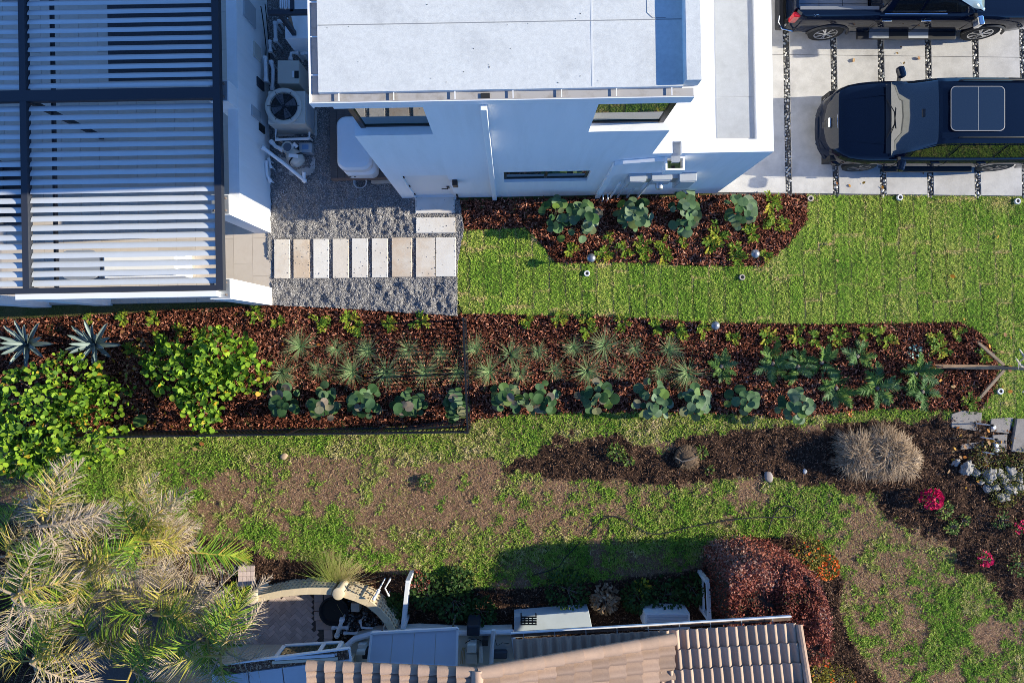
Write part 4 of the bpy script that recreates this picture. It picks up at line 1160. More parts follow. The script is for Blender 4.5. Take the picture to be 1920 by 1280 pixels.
def build_pickup():
    t = thing('pickup_truck', 'black crew cab pickup truck with open bed at upper right', 'truck', (9.87,8.80,.045))
    hw = [(3.10,.70),(3.04,.86),(2.9,.95),(2.6,1.0),(2.0,1.02),(-1.02,1.02)]
    zt = [(3.10,1.10),(3.0,1.22),(2.8,1.27),(1.5,1.36),(-1.02,1.36)]
    WX = (2.0, -1.92)
    b = MB(); rows = body_loft(xrange(3.10,2.9,.04)[:-1]+xrange(2.9,-1.02,.08), hw, zt, (2.0,), .50, .46); b.grid(rows)
    b.add(rows[0], [tuple(range(len(rows[0])))]); b.add(rows[-1], [tuple(range(len(rows[-1])-1,-1,-1))])
    b.build('body', m_paint, t, smooth=True, angle=40, local=True, recalc=True)
    st = [(1.50,.90,.86,1.36),(.58,.93,.72,1.88),(.2,.94,.715,1.94),(-.75,.94,.715,1.94),(-.92,.93,.71,1.90),(-1.02,.90,.80,1.36)]
    P, patch = cabin(st, 1.35)
    c = MB(); c.grid([[P(s/4, tt/3) for tt in range(19)] for s in range(0, 21)]); c.build('cabin', m_paint, t, smooth=True, angle=28, local=True, recalc=True)
    g = MB(); g.grid(patch(.05,.94,.95,5.05,.008)); g.build('windshield', M('grey_glass', (.16,.20,.19), .05, spec=1, ior=1.6), t, smooth=True, local=True, recalc=True)
    for t0, t1 in ((.10,.86),(5.14,5.90)):
        for s0, s1 in ((.55,2.28),(2.34,3.1)):
            g = MB(); g.grid(patch(s0,s1,t0,t1,.010)); g.build('side_window', m_cglass, t, smooth=True, local=True, recalc=True)
    g = MB(); g.grid(patch(4.15,4.8,.9,5.1,.01)); g.build('rear_window', m_cglass, t, local=True, recalc=True)
    m_bed = M('bed_liner', (.30,.31,.33), .5, metal=.4, var=.05)
    bd = MB().box(-2.95,-1.06,-.80,.80,.78,.84).build('bed_floor', m_bed, t, local=True)
    for k in range(6): MB().box(-2.9,-1.08,-.70+k*.26,-.62+k*.26,.8405,.853).build('bed_rib', m_bed, bd, local=True)
    MB().box(-2.28,-2.272,-.79,.79,.8545,.858).build('bed_joint', m_dark, bd, local=True); MB().box(-1.70,-1.692,-.79,.79,.8545,.858).build('bed_joint', m_dark, bd, local=True)
    for s in (-1,1):
        rows = []
        for x in xrange(-1.03,-3.0,.08):
            zb = .52
            if abs(x-WX[1]) < .50: zb = max(zb,.38+math.sqrt(.25-(x-WX[1])**2))
            tp = 1.0-.12*max(0,(-2.75-x)/.25)**2
            rows.append([(x,s*.80,.78),(x,s*.80,1.34),(x,s*.83,1.365),(x,s*.95*tp,1.36),(x,s*1.0*tp,1.31),(x,s*1.02*tp,1.12),(x,s*1.02*tp,(1.1+zb)/2),(x,s*1.005*tp,zb)])
        q = MB(); q.grid(rows); q.build('bed_side', m_paint, t, smooth=True, angle=40, local=True, recalc=True)
        MB().box(-2.95,-1.06,s*.805-.04,s*.805+.04,1.366,1.378).build('bed_rail_cap', M('grey_rail', (.16,.17,.19), .45), t, local=True)
        MB().box(-3.08,-2.90,s*.92-.06,s*.92+.065,.95,1.30).build('tail_light', m_red, t, bevel=.03, local=True)
        for wx in WX: wheel(t, wx, s*1.02, .43, m_alloy, 7)
        m_ = MB(); m_.obox((1.30,s*1.16,1.40),(.14,.22,.24),(0,0,s*R(-10))); mo = m_.build('mirror', m_chrome if s < 0 else m_paint, t, bevel=.03, local=True)
        MB().bar((1.28,s*.93,1.32),(1.30,s*1.08,1.36),.07,.06).build('mirror_arm', m_trimb, mo, local=True)
        for dx in (.30,-.65): MB().bar((dx,s*1.03,1.18),(dx-.24,s*1.03,1.18),.04,.04).build('door_handle', m_chrome, t, bevel=.01, local=True)
        for dx in (1.30,.12,-.95): MB().bar((dx,s*1.024,.56),(dx,s*1.014,1.26),.006,.012).build('door_seam', m_dark, t, local=True)
        rb = MB().box(-1.15,1.35,s*1.06-.10,s*1.06+.10,.42,.48).build('running_board', m_trimb, t, bevel=.02, local=True)
        for k in (-.85,.15): MB().box(k,k+.50,s*1.06-.085,s*1.06+.085,.481,.487).build('step_pad', m_steel if k < 0 else m_greybox, rb, local=True)
        MB().tube([(.55,s*.80,1.86),(-.70,s*.80,1.84)], .012, 6).tube([(.55,s*.965,1.41),(-.95,s*.965,1.41)], .014, 6).build('window_trim', m_chrome, t, local=True)
        h = MB().box(2.85,3.10,s*.80-.13,s*.80+.10,.90,1.12).build('headlight', m_lens, t, bevel=.04, local=True)
        ar = MB()
        for wx in WX: ar.tube([(wx+.51*math.cos(a), s*1.015, .40+.51*math.sin(a)) for a in [R(8+12.6*k) for k in range(14)]], .035, 6)
        ar.build('wheel_arch_trim', m_trimb, t, smooth=True, local=True)
    MB().box(-3.04,-2.96,-.80,.80,.72,1.36).build('tailgate', m_paint, t, bevel=.02, local=True)
    bp = MB().box(-3.26,-3.05,-.98,.98,.50,.72).build('rear_bumper', m_trimb, t, bevel=.06, local=True)
    MB().tube([(-3.20,-.70,.73),(-3.22,-.85,.72),(-3.12,-.99,.68),(-2.85,-1.03,.64)], .022, 8).tube([(-3.20,.70,.73),(-3.22,.85,.72),(-3.12,.99,.68),(-2.85,1.03,.64)], .022, 8).build('bumper_trim', m_chrome, bp, smooth=True, local=True)
    MB().box(3.05,3.14,-.66,.66,.70,1.12).build('grille', m_chrome, t, bevel=.03, local=True)
    MB().box(2.95,3.20,-.92,.92,.44,.68).build('front_bumper', m_chrome, t, bevel=.05, local=True)
    MB().box(-3.0,2.9,-.70,.70,.34,.76).build('underbody', m_dark, t, local=True)
    cu = bpy.data.curves.new('badge_text', 'FONT'); cu.body = 'XD'; cu.size = .10; cu.extrude = .004
    tmp = bpy.data.objects.new('badge_text', cu); col.objects.link(tmp)
    dg = bpy.context.evaluated_depsgraph_get(); me = bpy.data.meshes.new_from_object(tmp.evaluated_get(dg)); bpy.data.objects.remove(tmp)
    me.materials.clear(); me.materials.append(m_chrome)
    inst(me, 'badge', (-2.62,-1.003,1.315), (R(62),0,0), 1, t, local=True)
    return t
build_pickup()

# ------------------------------------------------------------------ the tiled neighbour house
m_ttile = M('clay_tile', (.33,.225,.165), .85, var=.12, vscale=7, orand=.22, bump=.3, bscale=70, stain=(.27,.18,.13), sscale=6)
m_hip = M('clay_cap', (.37,.25,.18), .85, var=.10, vscale=6, orand=.10, bump=.2, bscale=70)
m_rtile = M('greyish_tile', (.41,.29,.21), .85, var=.14, vscale=7, orand=.22, bump=.3, bscale=70, stain=(.33,.235,.17), sscale=6)
m_cream = M('cream_stucco', (.66,.57,.42), .9, var=.05, bump=.2, bscale=90)
nh = thing('tiled_house', 'house with clay tile roofs along the lower picture edge', 'house', (2.5,-9,0))
def s_tile(L_, W_, th=.018):
    """S-shaped tile: x along the slope (downhill), y across"""
    prof = []
    n = 9
    for i in range(n+1):
        u = i/n; y = (u-.5)*W_
        z = .062*math.sin(math.pi*min(1, u/.62))**1.0 if u < .62 else -.012*math.sin(math.pi*(u-.62)/.38)
        prof.append((y, z))
    mb = MB(); up = [[(-L_*.5,y,z) for y, z in prof], [(L_*.5,y,z+.0) for y, z in prof]]
    lo = [[(-L_*.5,y,z-th) for y, z in prof], [(L_*.5,y,z-th) for y, z in prof]]
    mb.grid(up)
    mb.grid([up[1], lo[1]]); mb.grid([[r[0] for r in up], [r[0] for r in lo]]); mb.grid([[r[-1] for r in lo], [r[-1] for r in up]])
    return mb
def tile_slope(roof, mat, o, down, across, n_d, n_a, ex, wd, lift=.05, skip=None, name='roof_tile', Lk=1.18):
    """lay tiles: o = point on the plane at the lower first corner; rows climb against 'down'"""
    down, across = down.normalized(), across.normalized(); nrm = down.cross(across)
    if nrm.z < 0: nrm = -nrm; 
    me = s_tile(ex*Lk, wd).mesh('tile', mat, smooth=True, angle=50)
    y_ = nrm.cross(down)
    base = Matrix((down, y_, nrm)).transposed()
    tilt = Matrix.Rotation(-lift/ex*.5, 3, 'Y')
    for i in range(n_d):
        for j in range(n_a):
            c = o - down*(ex*(i+.5)) + across*(wd*(j+.5)) + nrm*(.05)
            if skip and skip(c): continue
            m = base @ Matrix.Rotation(random.gauss(0,.006), 3, 'Z') @ Matrix.Rotation(lift/ex*.55, 3, 'Y').inverted()
            inst(me, name, c, m.to_euler(), 1, roof)
    return me
m_underlay = M('roof_underlay', (.20,.14,.11), .9)
# lower roof on the right: eave towards the lawn
sl1 = R(16)
e0, e1 = W(962,1200,2.78), W(1490,1169,2.78)
ac_ = (e1-e0).normalized()
dn = Vector((-ac_.y, ac_.x, 0)); dn = dn*math.cos(sl1) - Vector((0,0,math.sin(sl1)))
Lr = (e1-e0).length
ncol = 29; wdt = Lr/ncol
r1 = MB()
bk_ = -dn*4.5
r1.add([e0, e1, e1+bk_, e0+bk_, e0-Vector((0,0,.06)), e1-Vector((0,0,.06)), e1+bk_-Vector((0,0,.06)), e0+bk_-Vector((0,0,.06))], [(0,1,2,3),(7,6,5,4),(0,4,5,1),(1,5,6,2),(2,6,7,3),(3,7,4,0)])
ro1 = r1.build('lower_roof', m_underlay, nh, recalc=True)
RDG = W(895,1257,4.55)           # north end of the gable ridge
xr_, zr_ = RDG.x, RDG.z
yr_ = RDG.y
sE = R(20.5); sW = R(5.0)
def gable_z(x): return zr_ - abs(x-xr_)*math.tan(sE if x > xr_ else sW)
tile_slope(ro1, m_rtile, e0, dn, ac_, 4, ncol, .40, wdt, lift=.10, skip=lambda c: (c.x < 3.1 and c.y < yr_-.75) or (c.y < -7.9))
MB().bar(e1+Vector((.04,-.02,.05)), e1+Vector((.04,-.02,.05))-dn*3, .13, .07).build('rake_trim', m_rtile, ro1, bevel=.03)
for k in range(7):
    c = e1-dn*(.2+.40*k)+Vector((.05,0,.09)); MB().tube([c+dn*.22, c-dn*.22+Vector((0,0,.02))], [.085,.075], 10).build('rake_tile', m_hip, ro1, smooth=True)
# gutter of the lower roof
g0, g1 = W(958,1187,2.72), W(1484,1155,2.72)
nr_ = Vector((-(g1-g0).y, (g1-g0).x, 0)).normalized()
mb = MB(); mb.bar(g0-nr_*.055-Vector((0,0,.08)), g1-nr_*.055-Vector((0,0,.08)), .13, .012)
gt_ = mb.build('gutter', M('gutter_litter', (.16,.10,.07), .95, var=.5, vscale=12), nh)
MB().bar(g0-Vector((0,0,.04)), g1-Vector((0,0,.04)), .016, .10).bar(g0, g1, .03, .012).build('gutter_lip', m_trim, gt_)
for k in range(9):
    c = g0+(g1-g0)*((k+.4)/9); MB().bar(c+Vector((0,0,-.01)), c-nr_*.14+Vector((0,0,-.01)), .02, .006).build('strap', m_steel, gt_)
MB().box(e0.x+.3, e1.x-.35, -12, -7.7, 0, 2.6).build('wall', m_cream, nh)
# gable roof: ridge runs away from the lawn
XEV, XWV = 3.45, -4.02
up = MB()
def gp(x, y, d=0): return (x, y, gable_z(x)-d)
for a, b in ((xr_, XEV), (XWV, xr_)):
    up.add([gp(a,yr_), gp(b,yr_), gp(b,-14), gp(a,-14), gp(a,yr_,.07), gp(b,yr_,.07), gp(b,-14,.07), gp(a,-14,.07)], [(0,1,2,3),(7,6,5,4),(0,4,5,1),(1,5,6,2),(2,6,7,3),(3,7,4,0)])
ro2 = up.build('gable_roof', m_underlay, nh, recalc=True)
dE = Vector((math.cos(sE),0,-math.sin(sE))); dW = Vector((-math.cos(sW),0,-math.sin(sW)))
exE = (XEV-xr_)/math.cos(sE)/11; exW = (xr_-XWV)/math.cos(sW)/9
tile_slope(ro2, m_ttile, Vector(gp(XEV, yr_-.10)), dE, Vector((0,-1,0)), 11, 5, exE, .27, lift=.14)
tile_slope(ro2, m_ttile, Vector(gp(XWV, yr_-.06)), dW, Vector((0,-1,0)), 9, 4, exW, .27, lift=.20)
def cap(p, q, r0, r1, name, parent):
    MB().tube([p, q], [r0, r1], 12).build(name, m_hip, parent, smooth=True, angle=60)
# rake caps along the north edge, stepping down both ways
n = 10
for k in range(n):
    a = xr_+(XEV-xr_)*k/n; b = xr_+(XEV-xr_)*(k+1.12)/n
    cap(Vector((a,yr_-.02,gable_z(a)+.05)), Vector((b,yr_-.02,gable_z(b)+.075)), .115, .135, 'rake_tile', ro2)
n = 9
for k in range(n):
    a = xr_+(XWV-xr_)*k/n; b = xr_+(XWV-xr_)*(k+1.10)/n
    cap(Vector((a,yr_-.0,gable_z(a)+.03)), Vector((b,yr_-.0,gable_z(b)+.085)), .085, .115, 'rake_tile', ro2)
for k in range(4):
    cap(Vector((xr_,yr_+.05-.42*k,zr_+.04)), Vector((xr_,yr_-.42*(k+1.05),zr_+.07)), .13, .11, 'ridge_tile', ro2)
MB().add([gp(XWV+.2,-8.8,.08), gp(xr_,-8.8,.08), gp(XEV-.2,-8.8,.08), (XEV-.2,-8.8,0), (XWV+.2,-8.8,0)], [(0,1,2,3,4)]).build('gable_wall', m_cream, nh)
# pebbles of grit in the valley
mb = MB()
for k in range(60):
    tt = random.random(); c = W(1250-48*tt+random.uniform(-5,5), 1207+72*tt, 3.2); mb.obox((c.x,c.y,3.26-.0*tt+.0), (.05,.03,.03), (random.random(),random.random(),random.uniform(0,3)))
# flat roof at the left with panels
fl = thing('flat_roof_wing', 'low flat roof wing with pale metal panels beside the palms', 'roof', (-5.6,-7.6,0))
z = 2.6; f0, f1 = W(398,1247,z), W(655,1214,z)
nn = Vector((-(f1-f0).y,(f1-f0).x,0)).normalized()
m_panel = M('pale_panel', (.52,.54,.57), .5, var=.05, vscale=2)
for k in range(4):
    a = f0+(f1-f0)*(k/4+.004)-nn*.25; b = f0+(f1-f0)*((k+1)/4-.004)-nn*.25
    q = MB(); q.add([a,b,b-nn*2.6,a-nn*2.6], [(0,1,2,3)]); q.add([a-Vector((0,0,.06)),b-Vector((0,0,.06)),b-nn*2.6-Vector((0,0,.06)),a-nn*2.6-Vector((0,0,.06))], [(3,2,1,0)]); q.build('roof_panel', m_panel, fl)
MB().bar(f0, f1, .03, .10).bar(f1, f1-nn*.5, .03, .1).bar(f0, f0-nn*2.6, .03, .1).build('fascia', m_trim, fl)
MB().bar(f0-nn*.13-Vector((0,0,.04)), f1-nn*.13-Vector((0,0,.04)), .22, .02).build('gutter_floor', MATS['gutter_litter'], fl)
x = np.array([0.0]); 
m_ = 900; tt = rng.random(m_); ss = rng.uniform(.03,.22,m_)
pp = np.array([tuple(f0+(f1-f0)*a-nn*b) for a, b in zip(tt, ss)]); pp[:,2] = z-.025
lf = scatter('leaf_litter', T_LEAF, pp, rot_from(rng.uniform(0,6.28,m_), rng.normal(0,.4,m_), rng.normal(0,.4,m_)), rng.uniform(.03,.06,m_), rng.uniform(.3,1,m_), MATS['litter'], parent=fl); lf['kind'] = 'stuff'
MB().box(-8.2, f1.x-.3, -12, f1.y-1.0, 0, z-.1).build('wall', m_cream, fl)
# sliding window lying against the wing wall
sw = thing('sliding_window', 'white framed sliding window below the pale flat roof', 'window', (-4.6,-7.0,0))
a, b = Vector((-5.28,-7.06,2.58)), Vector((-3.95,-6.98,2.58))
d_ = (b-a).normalized(); n_ = Vector((-d_.y,d_.x,0)); up_ = Vector((0,0,-1))
for u0,u1 in ((0,.60),(.60,.8),(.80,1.0)):
    pass
Lw = (b-a).length; hgt = .62
def wpnt(u, v): return a + d_*(u*Lw) + up_*(v*hgt)
fr_ = MB()
for u in (0,.70,1.0): fr_.bar(wpnt(u,0), wpnt(u,1), .09, .06, up=n_)
for v in (0,1): fr_.bar(wpnt(0,v), wpnt(1,v), .09, .06, up=n_)
wo = fr_.build('frame', m_pvc, sw)
MB().bar(wpnt(-.05,.5)-n_*.08, wpnt(1.05,.5)-n_*.08, .06, .70).build('wall_panel', m_cream, sw)
for u0, u1 in ((.03,.67),(.73,.97)): q = MB(); q.add([wpnt(u0,.05)+n_*.01,wpnt(u1,.05)+n_*.01,wpnt(u1,.95)+n_*.01,wpnt(u0,.95)+n_*.01],[(0,1,2,3)]); q.build('pane', m_glass, wo)

# ------------------------------------------------------------------ boat with hard top in the shade
bt = thing('boat', 'cream boat with pale blue four-panel hard top beside the tiled gable', 'boat', (-1.8,-7.2,0))
m_gel = M('cream_gelcoat', (.60,.59,.53), .35, var=.05, vscale=3, stain=(.50,.49,.44), sscale=3)
bow = [W(625,1250,.9), W(640,1222,.9), W(662,1203,.9), W(700,1192,.9), W(780,1188,.9), W(870,1192,.9), W(960,1190,.9), W(970,1240,.9), W(970,1310,.9), W(640,1310,.9)]
MB().prism([(q.x,q.y) for q in bow], .25, .62).build('hull', m_gel, bt)
gnw = [Vector((q.x,q.y,.72)) for q in bow[:8]]
MB().tube(gnw, .075, 8).build('gunwale', M('blue_white', (.62,.66,.70), .4), bt, smooth=True)
mb = MB()
for i in range(len(gnw)-1): mb.add([gnw[i]-Vector((0,0,.10)), gnw[i+1]-Vector((0,0,.10)), gnw[i+1], gnw[i]], [(0,1,2,3)])
mb.build('coaming', m_gel, bt)
tz = 1.75
T = [W(690,1243,tz), W(697,1186,tz), W(858,1177,tz), W(856,1250,tz)]
m_top = M('pale_top', (.60,.66,.74), .35, var=.02)
for k in range(4):
    p0, p1 = T[1]+(T[2]-T[1])*(k/4+.003), T[1]+(T[2]-T[1])*((k+1)/4-.003); r0, r1_ = T[0]+(T[3]-T[0])*(k/4+.003), T[0]+(T[3]-T[0])*((k+1)/4-.003)
    d3 = Vector((0,0,.03)); q = MB(); q.add([p0,p1,r1_,r0,p0-d3,p1-d3,r1_-d3,r0-d3], [(3,2,1,0),(4,5,6,7),(0,1,5,4),(1,2,6,5),(2,3,7,6),(3,0,4,7)]); q.build('top_panel', m_top, bt, recalc=True)
mb = MB()
for i in range(4): mb.bar(T[i], T[(i+1)%4], .05, .07)
mb.build('top_frame', m_trim, bt)
for q in (T[0]+Vector((.2,.2,0)), T[1]+Vector((.15,-.15,0)), T[2]+Vector((-.15,-.15,0)), T[3]+Vector((-.2,.2,0))): MB().tube([(q.x,q.y,.6),(q.x,q.y,tz-.02)], .02, 8).build('post', m_alloy, bt)
def bbox(name, px0, px1, py0, py1, z0, z1, mat, bev=.02):
    a, b = W(px0, py1, z1), W(px1, py0, z1); return MB().box(a.x, b.x, a.y, b.y, z0, z1).build(name, mat, bt, bevel=bev)
bbox('seat', 671,686,1207,1217,.621,.85, m_gel); bbox('seat', 668,684,1219,1228,.621,.95, m_gel); bbox('helm_seat', 679,690,1219,1235,.621,.9, m_dark)
bbox('console', 876,893,1208,1224,.621,1.05, m_gel); bbox('hatch', 873,895,1226,1245,.621,.78, m_gel); bbox('locker', 898,905,1211,1243,.621,.92, m_gel)
bbox('cushion', 924,951,1221,1236,.621,.80, M('grey_cushion', (.06,.065,.075), .8), .04); bbox('gauge_box', 904,915,1198,1211,.621,1.0, m_dark)
bbox('motor_cowl', 875,899,1172,1193,.3,1.0, M('dark_cowl', (.012,.02,.035), .6), .04)
MB().tube([W(926,1180,.9), W(923,1200,.85), W(921,1243,.8)], .055, 10).build('white_pipe', m_pvc, bt, smooth=True)
for k in range(3): MB().tube([W(864+k*3,1243,.8), W(865+k*3,1222,.8), W(868+k*2,1213,.8), W(872,1216,.75)], .012, 6).build('hose', M('tan_hose', (.35,.27,.15), .7), bt, smooth=True)
MB().tube([W(872,1205,.85), W(883,1198,.9), W(894,1197,.9), W(904,1201,.9)], .010, 6).tube([W(926,1190,.8),W(932,1210,.8),W(942,1204,.8),W(955,1206,.8)], .008, 5).build('cable', m_dark, bt)
MB().box(-4.2,.1,-8.6,-7.7,.02,.249).build('trailer_frame', m_steel, bt)
# slab, cover and grille along the wall
a, b = W(965,1210,.55), W(1112,1152,.55)
MB_ = MB(); MB_.add([W(964,1156,.55),W(1104,1145,.55),W(1112,1185,.55),W(964,1195,.55),W(964,1156,.55)-Vector((0,0,.5)),W(1104,1145,.55)-Vector((0,0,.5)),W(1112,1185,.55)-Vector((0,0,.5)),W(964,1195,.55)-Vector((0,0,.5))],
    [(3,2,1,0),(4,5,6,7),(0,1,5,4),(1,2,6,5),(2,3,7,6),(3,0,4,7)])
o = MB_.build('concrete_plinth', M('blue_grey_concrete', (.42,.47,.50), .8, var=.06), recalc=True, bevel=.01); tag(o, 'bare blue-grey plinth half under the roof gutter', 'plinth')
rk = thing('metal_rack', 'small black metal rack standing on the blue-grey plinth', 'rack', (*W(990,1160,.55)[:2],.55))
a, b = W(976,1171,.75), W(1004,1156,.75)
mb = MB()
for k in range(4): mb.box(a.x+k*(b.x-a.x)/4, a.x+k*(b.x-a.x)/4+.03, a.y, b.y, .70, .73)
for k in range(4): mb.box(a.x, b.x+.03, a.y+k*(b.y-a.y)/3.3, a.y+k*(b.y-a.y)/3.3+.03, .731, .76)
mb.build('grid', m_black, rk)
for q in ((a.x,a.y),(b.x,a.y),(a.x,b.y),(b.x,b.y)): MB().box(q[0],q[0]+.03,q[1],q[1]+.03,.552,.70).build('leg', m_black, rk)
vc = thing('vent_cover', 'pale louvred box cover under the roof gutter', 'vent cover', W(1252,1160))
a, b = W(1210,1180,.7), W(1294,1150,.7)
MB().box(a.x,b.x,a.y,b.y,.0,.68).build('box', m_trim, vc)
for k in range(6): MB().box(a.x+.05,b.x-.05,a.y+.03+k*.06,a.y+.065+k*.06,.681,.70).build('slat', m_panel, vc)
for lab, p_, q_ in (('white vinyl rail left of the shaded bed', (764,1092), (755,1178)), ('white vinyl rail right of the shaded bed', (1327,1090), (1330,1160))):
    a, b = W(*p_,.8), W(*q_,.8); t = thing('vinyl_rail', lab, 'rail', (a.x,a.y,0))
    MB().bar(a, b, .10, .05).build('rail', m_pvc, t, bevel=.006)
    MB().bar(a-Vector((0,0,.5)), b-Vector((0,0,.5)), .04, .12).build('lower_rail', m_pvc, t)
    for q in (a, b): MB().box(q.x-.05,q.x+.05,q.y-.05,q.y+.05,-.02,.774).build('post', m_pvc, t)

# ------------------------------------------------------------------ brick patio and curved breeze-block wall
m_brick = M('brick_paver', (.56,.44,.39), .9, orand=.20, var=.10, vscale=10, bump=.2, bscale=80)
PATIO = [(150,1040),(418,1105),(478,1122),(560,1108),(628,1112),(632,1150),(622,1206),(500,1230),(400,1300),(150,1300)]
patio = poly_sheet('patio', PATIO, .115, .08, M('paver_joint', (.10,.08,.07), 1, coords='world', var=.3, vscale=20))
bm_ = MB().box(-.098,.098,-.047,.047,.0,.022).mesh('brick', m_brick)
pp = wp([(412,1112),(478,1122),(560,1108),(585,1108),(598,1206),(490,1220),(412,1215)])
cand = []
ca = math.cos(R(45)); s_ = .1
cx0, cy0 = W(510,1160)[:2]
for i in range(-34, 34):
    for j in range(-34, 34):
        # herringbone of 2:1 bricks: unit cells of s_, brick at (i,j) horizontal when (i-j)%4==0, vertical when (i-j)%4==2
        k = (i-j) % 4
        if k == 0: u, v, a = (i+1)*s_, (j+.5)*s_, 0
        elif k == 3: u, v, a = (i+.5)*s_, (j+1)*s_, 90
        else: continue
        cand.append((cx0+u*ca-v*ca, cy0+u*ca+v*ca, a+45))
nb_ = 0
for x_, y_, a in cand:
    if in_poly(np.array([x_]), np.array([y_]), pp)[0] and nb_ < 296:
        inst(bm_, 'brick', (x_, y_, .117), (0,0,R(a)), 1, patio); nb_ += 1
bl = MB().box(-.118,.118,-.118,.118,0,.03).mesh('border_brick', m_brick)
for q in ((600,1115),(600,1132),(600,1150),(618,1115),(618,1132),(618,1150),(618,1167),(618,1184),(618,1201),(603,1167)):
    w = W(*q); inst(bl, 'border_brick', (w.x, w.y, .117), (0,0,R(2)), (.92,.95,1), patio)
stp = poly_sheet('brick_step', [(449,1057),(480,1055),(482,1096),(450,1098)], .115, .05, MATS['paver_joint'])
for r_ in range(4):
    for c_ in range(4):
        w = W(454+c_*7.6, 1062+r_*9.8); inst(bm_, 'brick', (w.x, w.y, .117), (0,0,R(88)), (.66,1.02,1), stp)
bw = thing('breeze_block_wall', 'curved cream wall of pierced blocks with round pillars around the patio', 'wall', W(640,1130))
m_blk = M('cream_block', (.62,.50,.33), .9, orand=.06, var=.06, vscale=12, bump=.2, bscale=90)
def block_mesh(L_, h, d=.14):
    mb = MB(); nx, nz_ = 3, 2
    xs = [-L_/2+L_*k/nx for k in range(nx+1)]; hw_ = .028
    mb.box(-L_/2, L_/2, -d/2, d/2, 0, h*.22); mb.box(-L_/2, L_/2, -d/2, d/2, h*.78, h)
    cuts = [-L_/2]+[x for k in range(nx) for x in ((xs[k]+xs[k+1])/2-hw_, (xs[k]+xs[k+1])/2+hw_)]+[L_/2]
    for k in range(0, len(cuts), 2): mb.box(cuts[k], cuts[k+1], -d/2, d/2, h*.2201, h*.7799)
    return mb.mesh('pierced_block', m_blk)
def arc_wall(top_pts, zt_):
    pts = [W(a, b, zt_) for a, b in top_pts]
    for a, b in zip(pts, pts[1:]):
        d = b-a; ang = math.atan2(d.y, d.x); me = block_mesh(d.length*.995, .195); c = (a+b)/2
        for r_ in range(4): inst(me, 'pierced_block', (c.x, c.y, r_*.196), (0,0,ang), 1, bw)
        o = MB().obox((0,0,0), (d.length*1.02,.17,.055)).build('coping_block', m_blk, bw, bevel=.008); o.location = (c.x, c.y, .784+.0285); o.rotation_euler[2] = ang
arc_wall([(482,1122),(504,1117),(528,1112),(553,1109),(578,1107),(603,1107),(622,1108)], .82)
arc_wall([(645,1113),(667,1120),(690,1130),(710,1146),(726,1164),(738,1186)], .82)
for px, py in ((472,1121),(634,1113)):
    c = W(px, py, .90); MB().lathe([(.135,-.05),(.135,.84),(.15,.85),(.15,.90),(.13,.91)], (c.x,c.y,0), 20).build('pillar', M('pillar_cream', (.64,.53,.37), .85, var=.04, bump=.1), bw, smooth=True)
# chain, pool plumbing inside the curved wall
chn = thing('chain', 'heavy dark chain hanging from the left cream pillar', 'chain', W(440,1130))
c0, c1 = W(462,1122,.7), W(405,1136,.75)
for k in range(13):
    t_ = (k+.5)/13; c = c0+(c1-c0)*t_-Vector((0,0,.25*math.sin(math.pi*t_)))
    mb = MB(); mb.tube([(.04*math.cos(a)*1.3, .022*math.sin(a), 0) for a in [q*math.pi/4 for q in range(9)]], .009, 5, caps=False)
    o = mb.build('link', m_dark, chn, smooth=True); o.location = c; o.rotation_euler = (R(90 if k % 2 else 0), 0, math.atan2((c1-c0).y,(c1-c0).x))
pipe_run('white pipe standing askew inside the curved wall', [(641,1162,.6),(638,1172,.6),(634,1182,.5),(632,1190,.4)], .05, 'pool_pipe')
pipe_run('upper white pipe row inside the curved wall', [(626,1176,.35),(650,1176,.35)], .04, 'pool_pipe')
pipe_run('lower white pipe row inside the curved wall', [(648,1186,.3),(668,1187,.3)], .035, 'pool_pipe')
pipe_run('white tee pipe near the end of the curved wall', [(676,1165,.4),(678,1176,.4),(698,1177,.4),(699,1184,.3)], .03, 'pool_pipe')
pipe_run('white pipe stub poking over the curved wall', [(702,1120,.95),(709,1108,.95)], .03, 'pool_pipe')
pipe_run('bent white pipe on the bark right of the curved wall', [(730,1088,.3),(722,1102,.3),(728,1114,.25)], .02, 'pool_pipe')
pot = MB().lathe([(.30,.0),(.36,.30),(.38,.32),(.34,.33),(.30,.25),(.01,.24)], (*W(632,1136)[:2],.03), 24, close=False).build('dark_tub', m_dark, smooth=True); tag(pot, 'dark round tub behind the middle cream pillar', 'tub')
bx = MB().obox((0,0,.2), (.22,.22,.36)).build('cream_box', m_beige, bevel=.01); bx.location = W(672,1128); tag(bx, 'small cream box inside the curved wall', 'box')
gr2 = M('white_grit', (0,0,0), .8, ramp=[(.03,.03,.03),(.10,.10,.10),(.45,.44,.42),(.70,.69,.66)])
n = 900; q = [W(random.uniform(640,735), random.uniform(1125,1195)) for _ in range(n)]
tag(scatter('stone_chippings', T_STONE, np.array([[a.x,a.y,.03] for a in q]), rot_from(rng.uniform(0,6.28,n), rng.normal(0,.3,n), rng.normal(0,.3,n)), rng.uniform(.03,.07,n), rng.beta(1,2,n), gr2), 'dark and pale stone chippings inside the curved wall', 'gravel', kind='stuff')
# dark edging curve of the bed
ed = [(1560,1050),(1578,1090),(1570,1140),(1588,1190),(1622,1245),(1660,1290)]

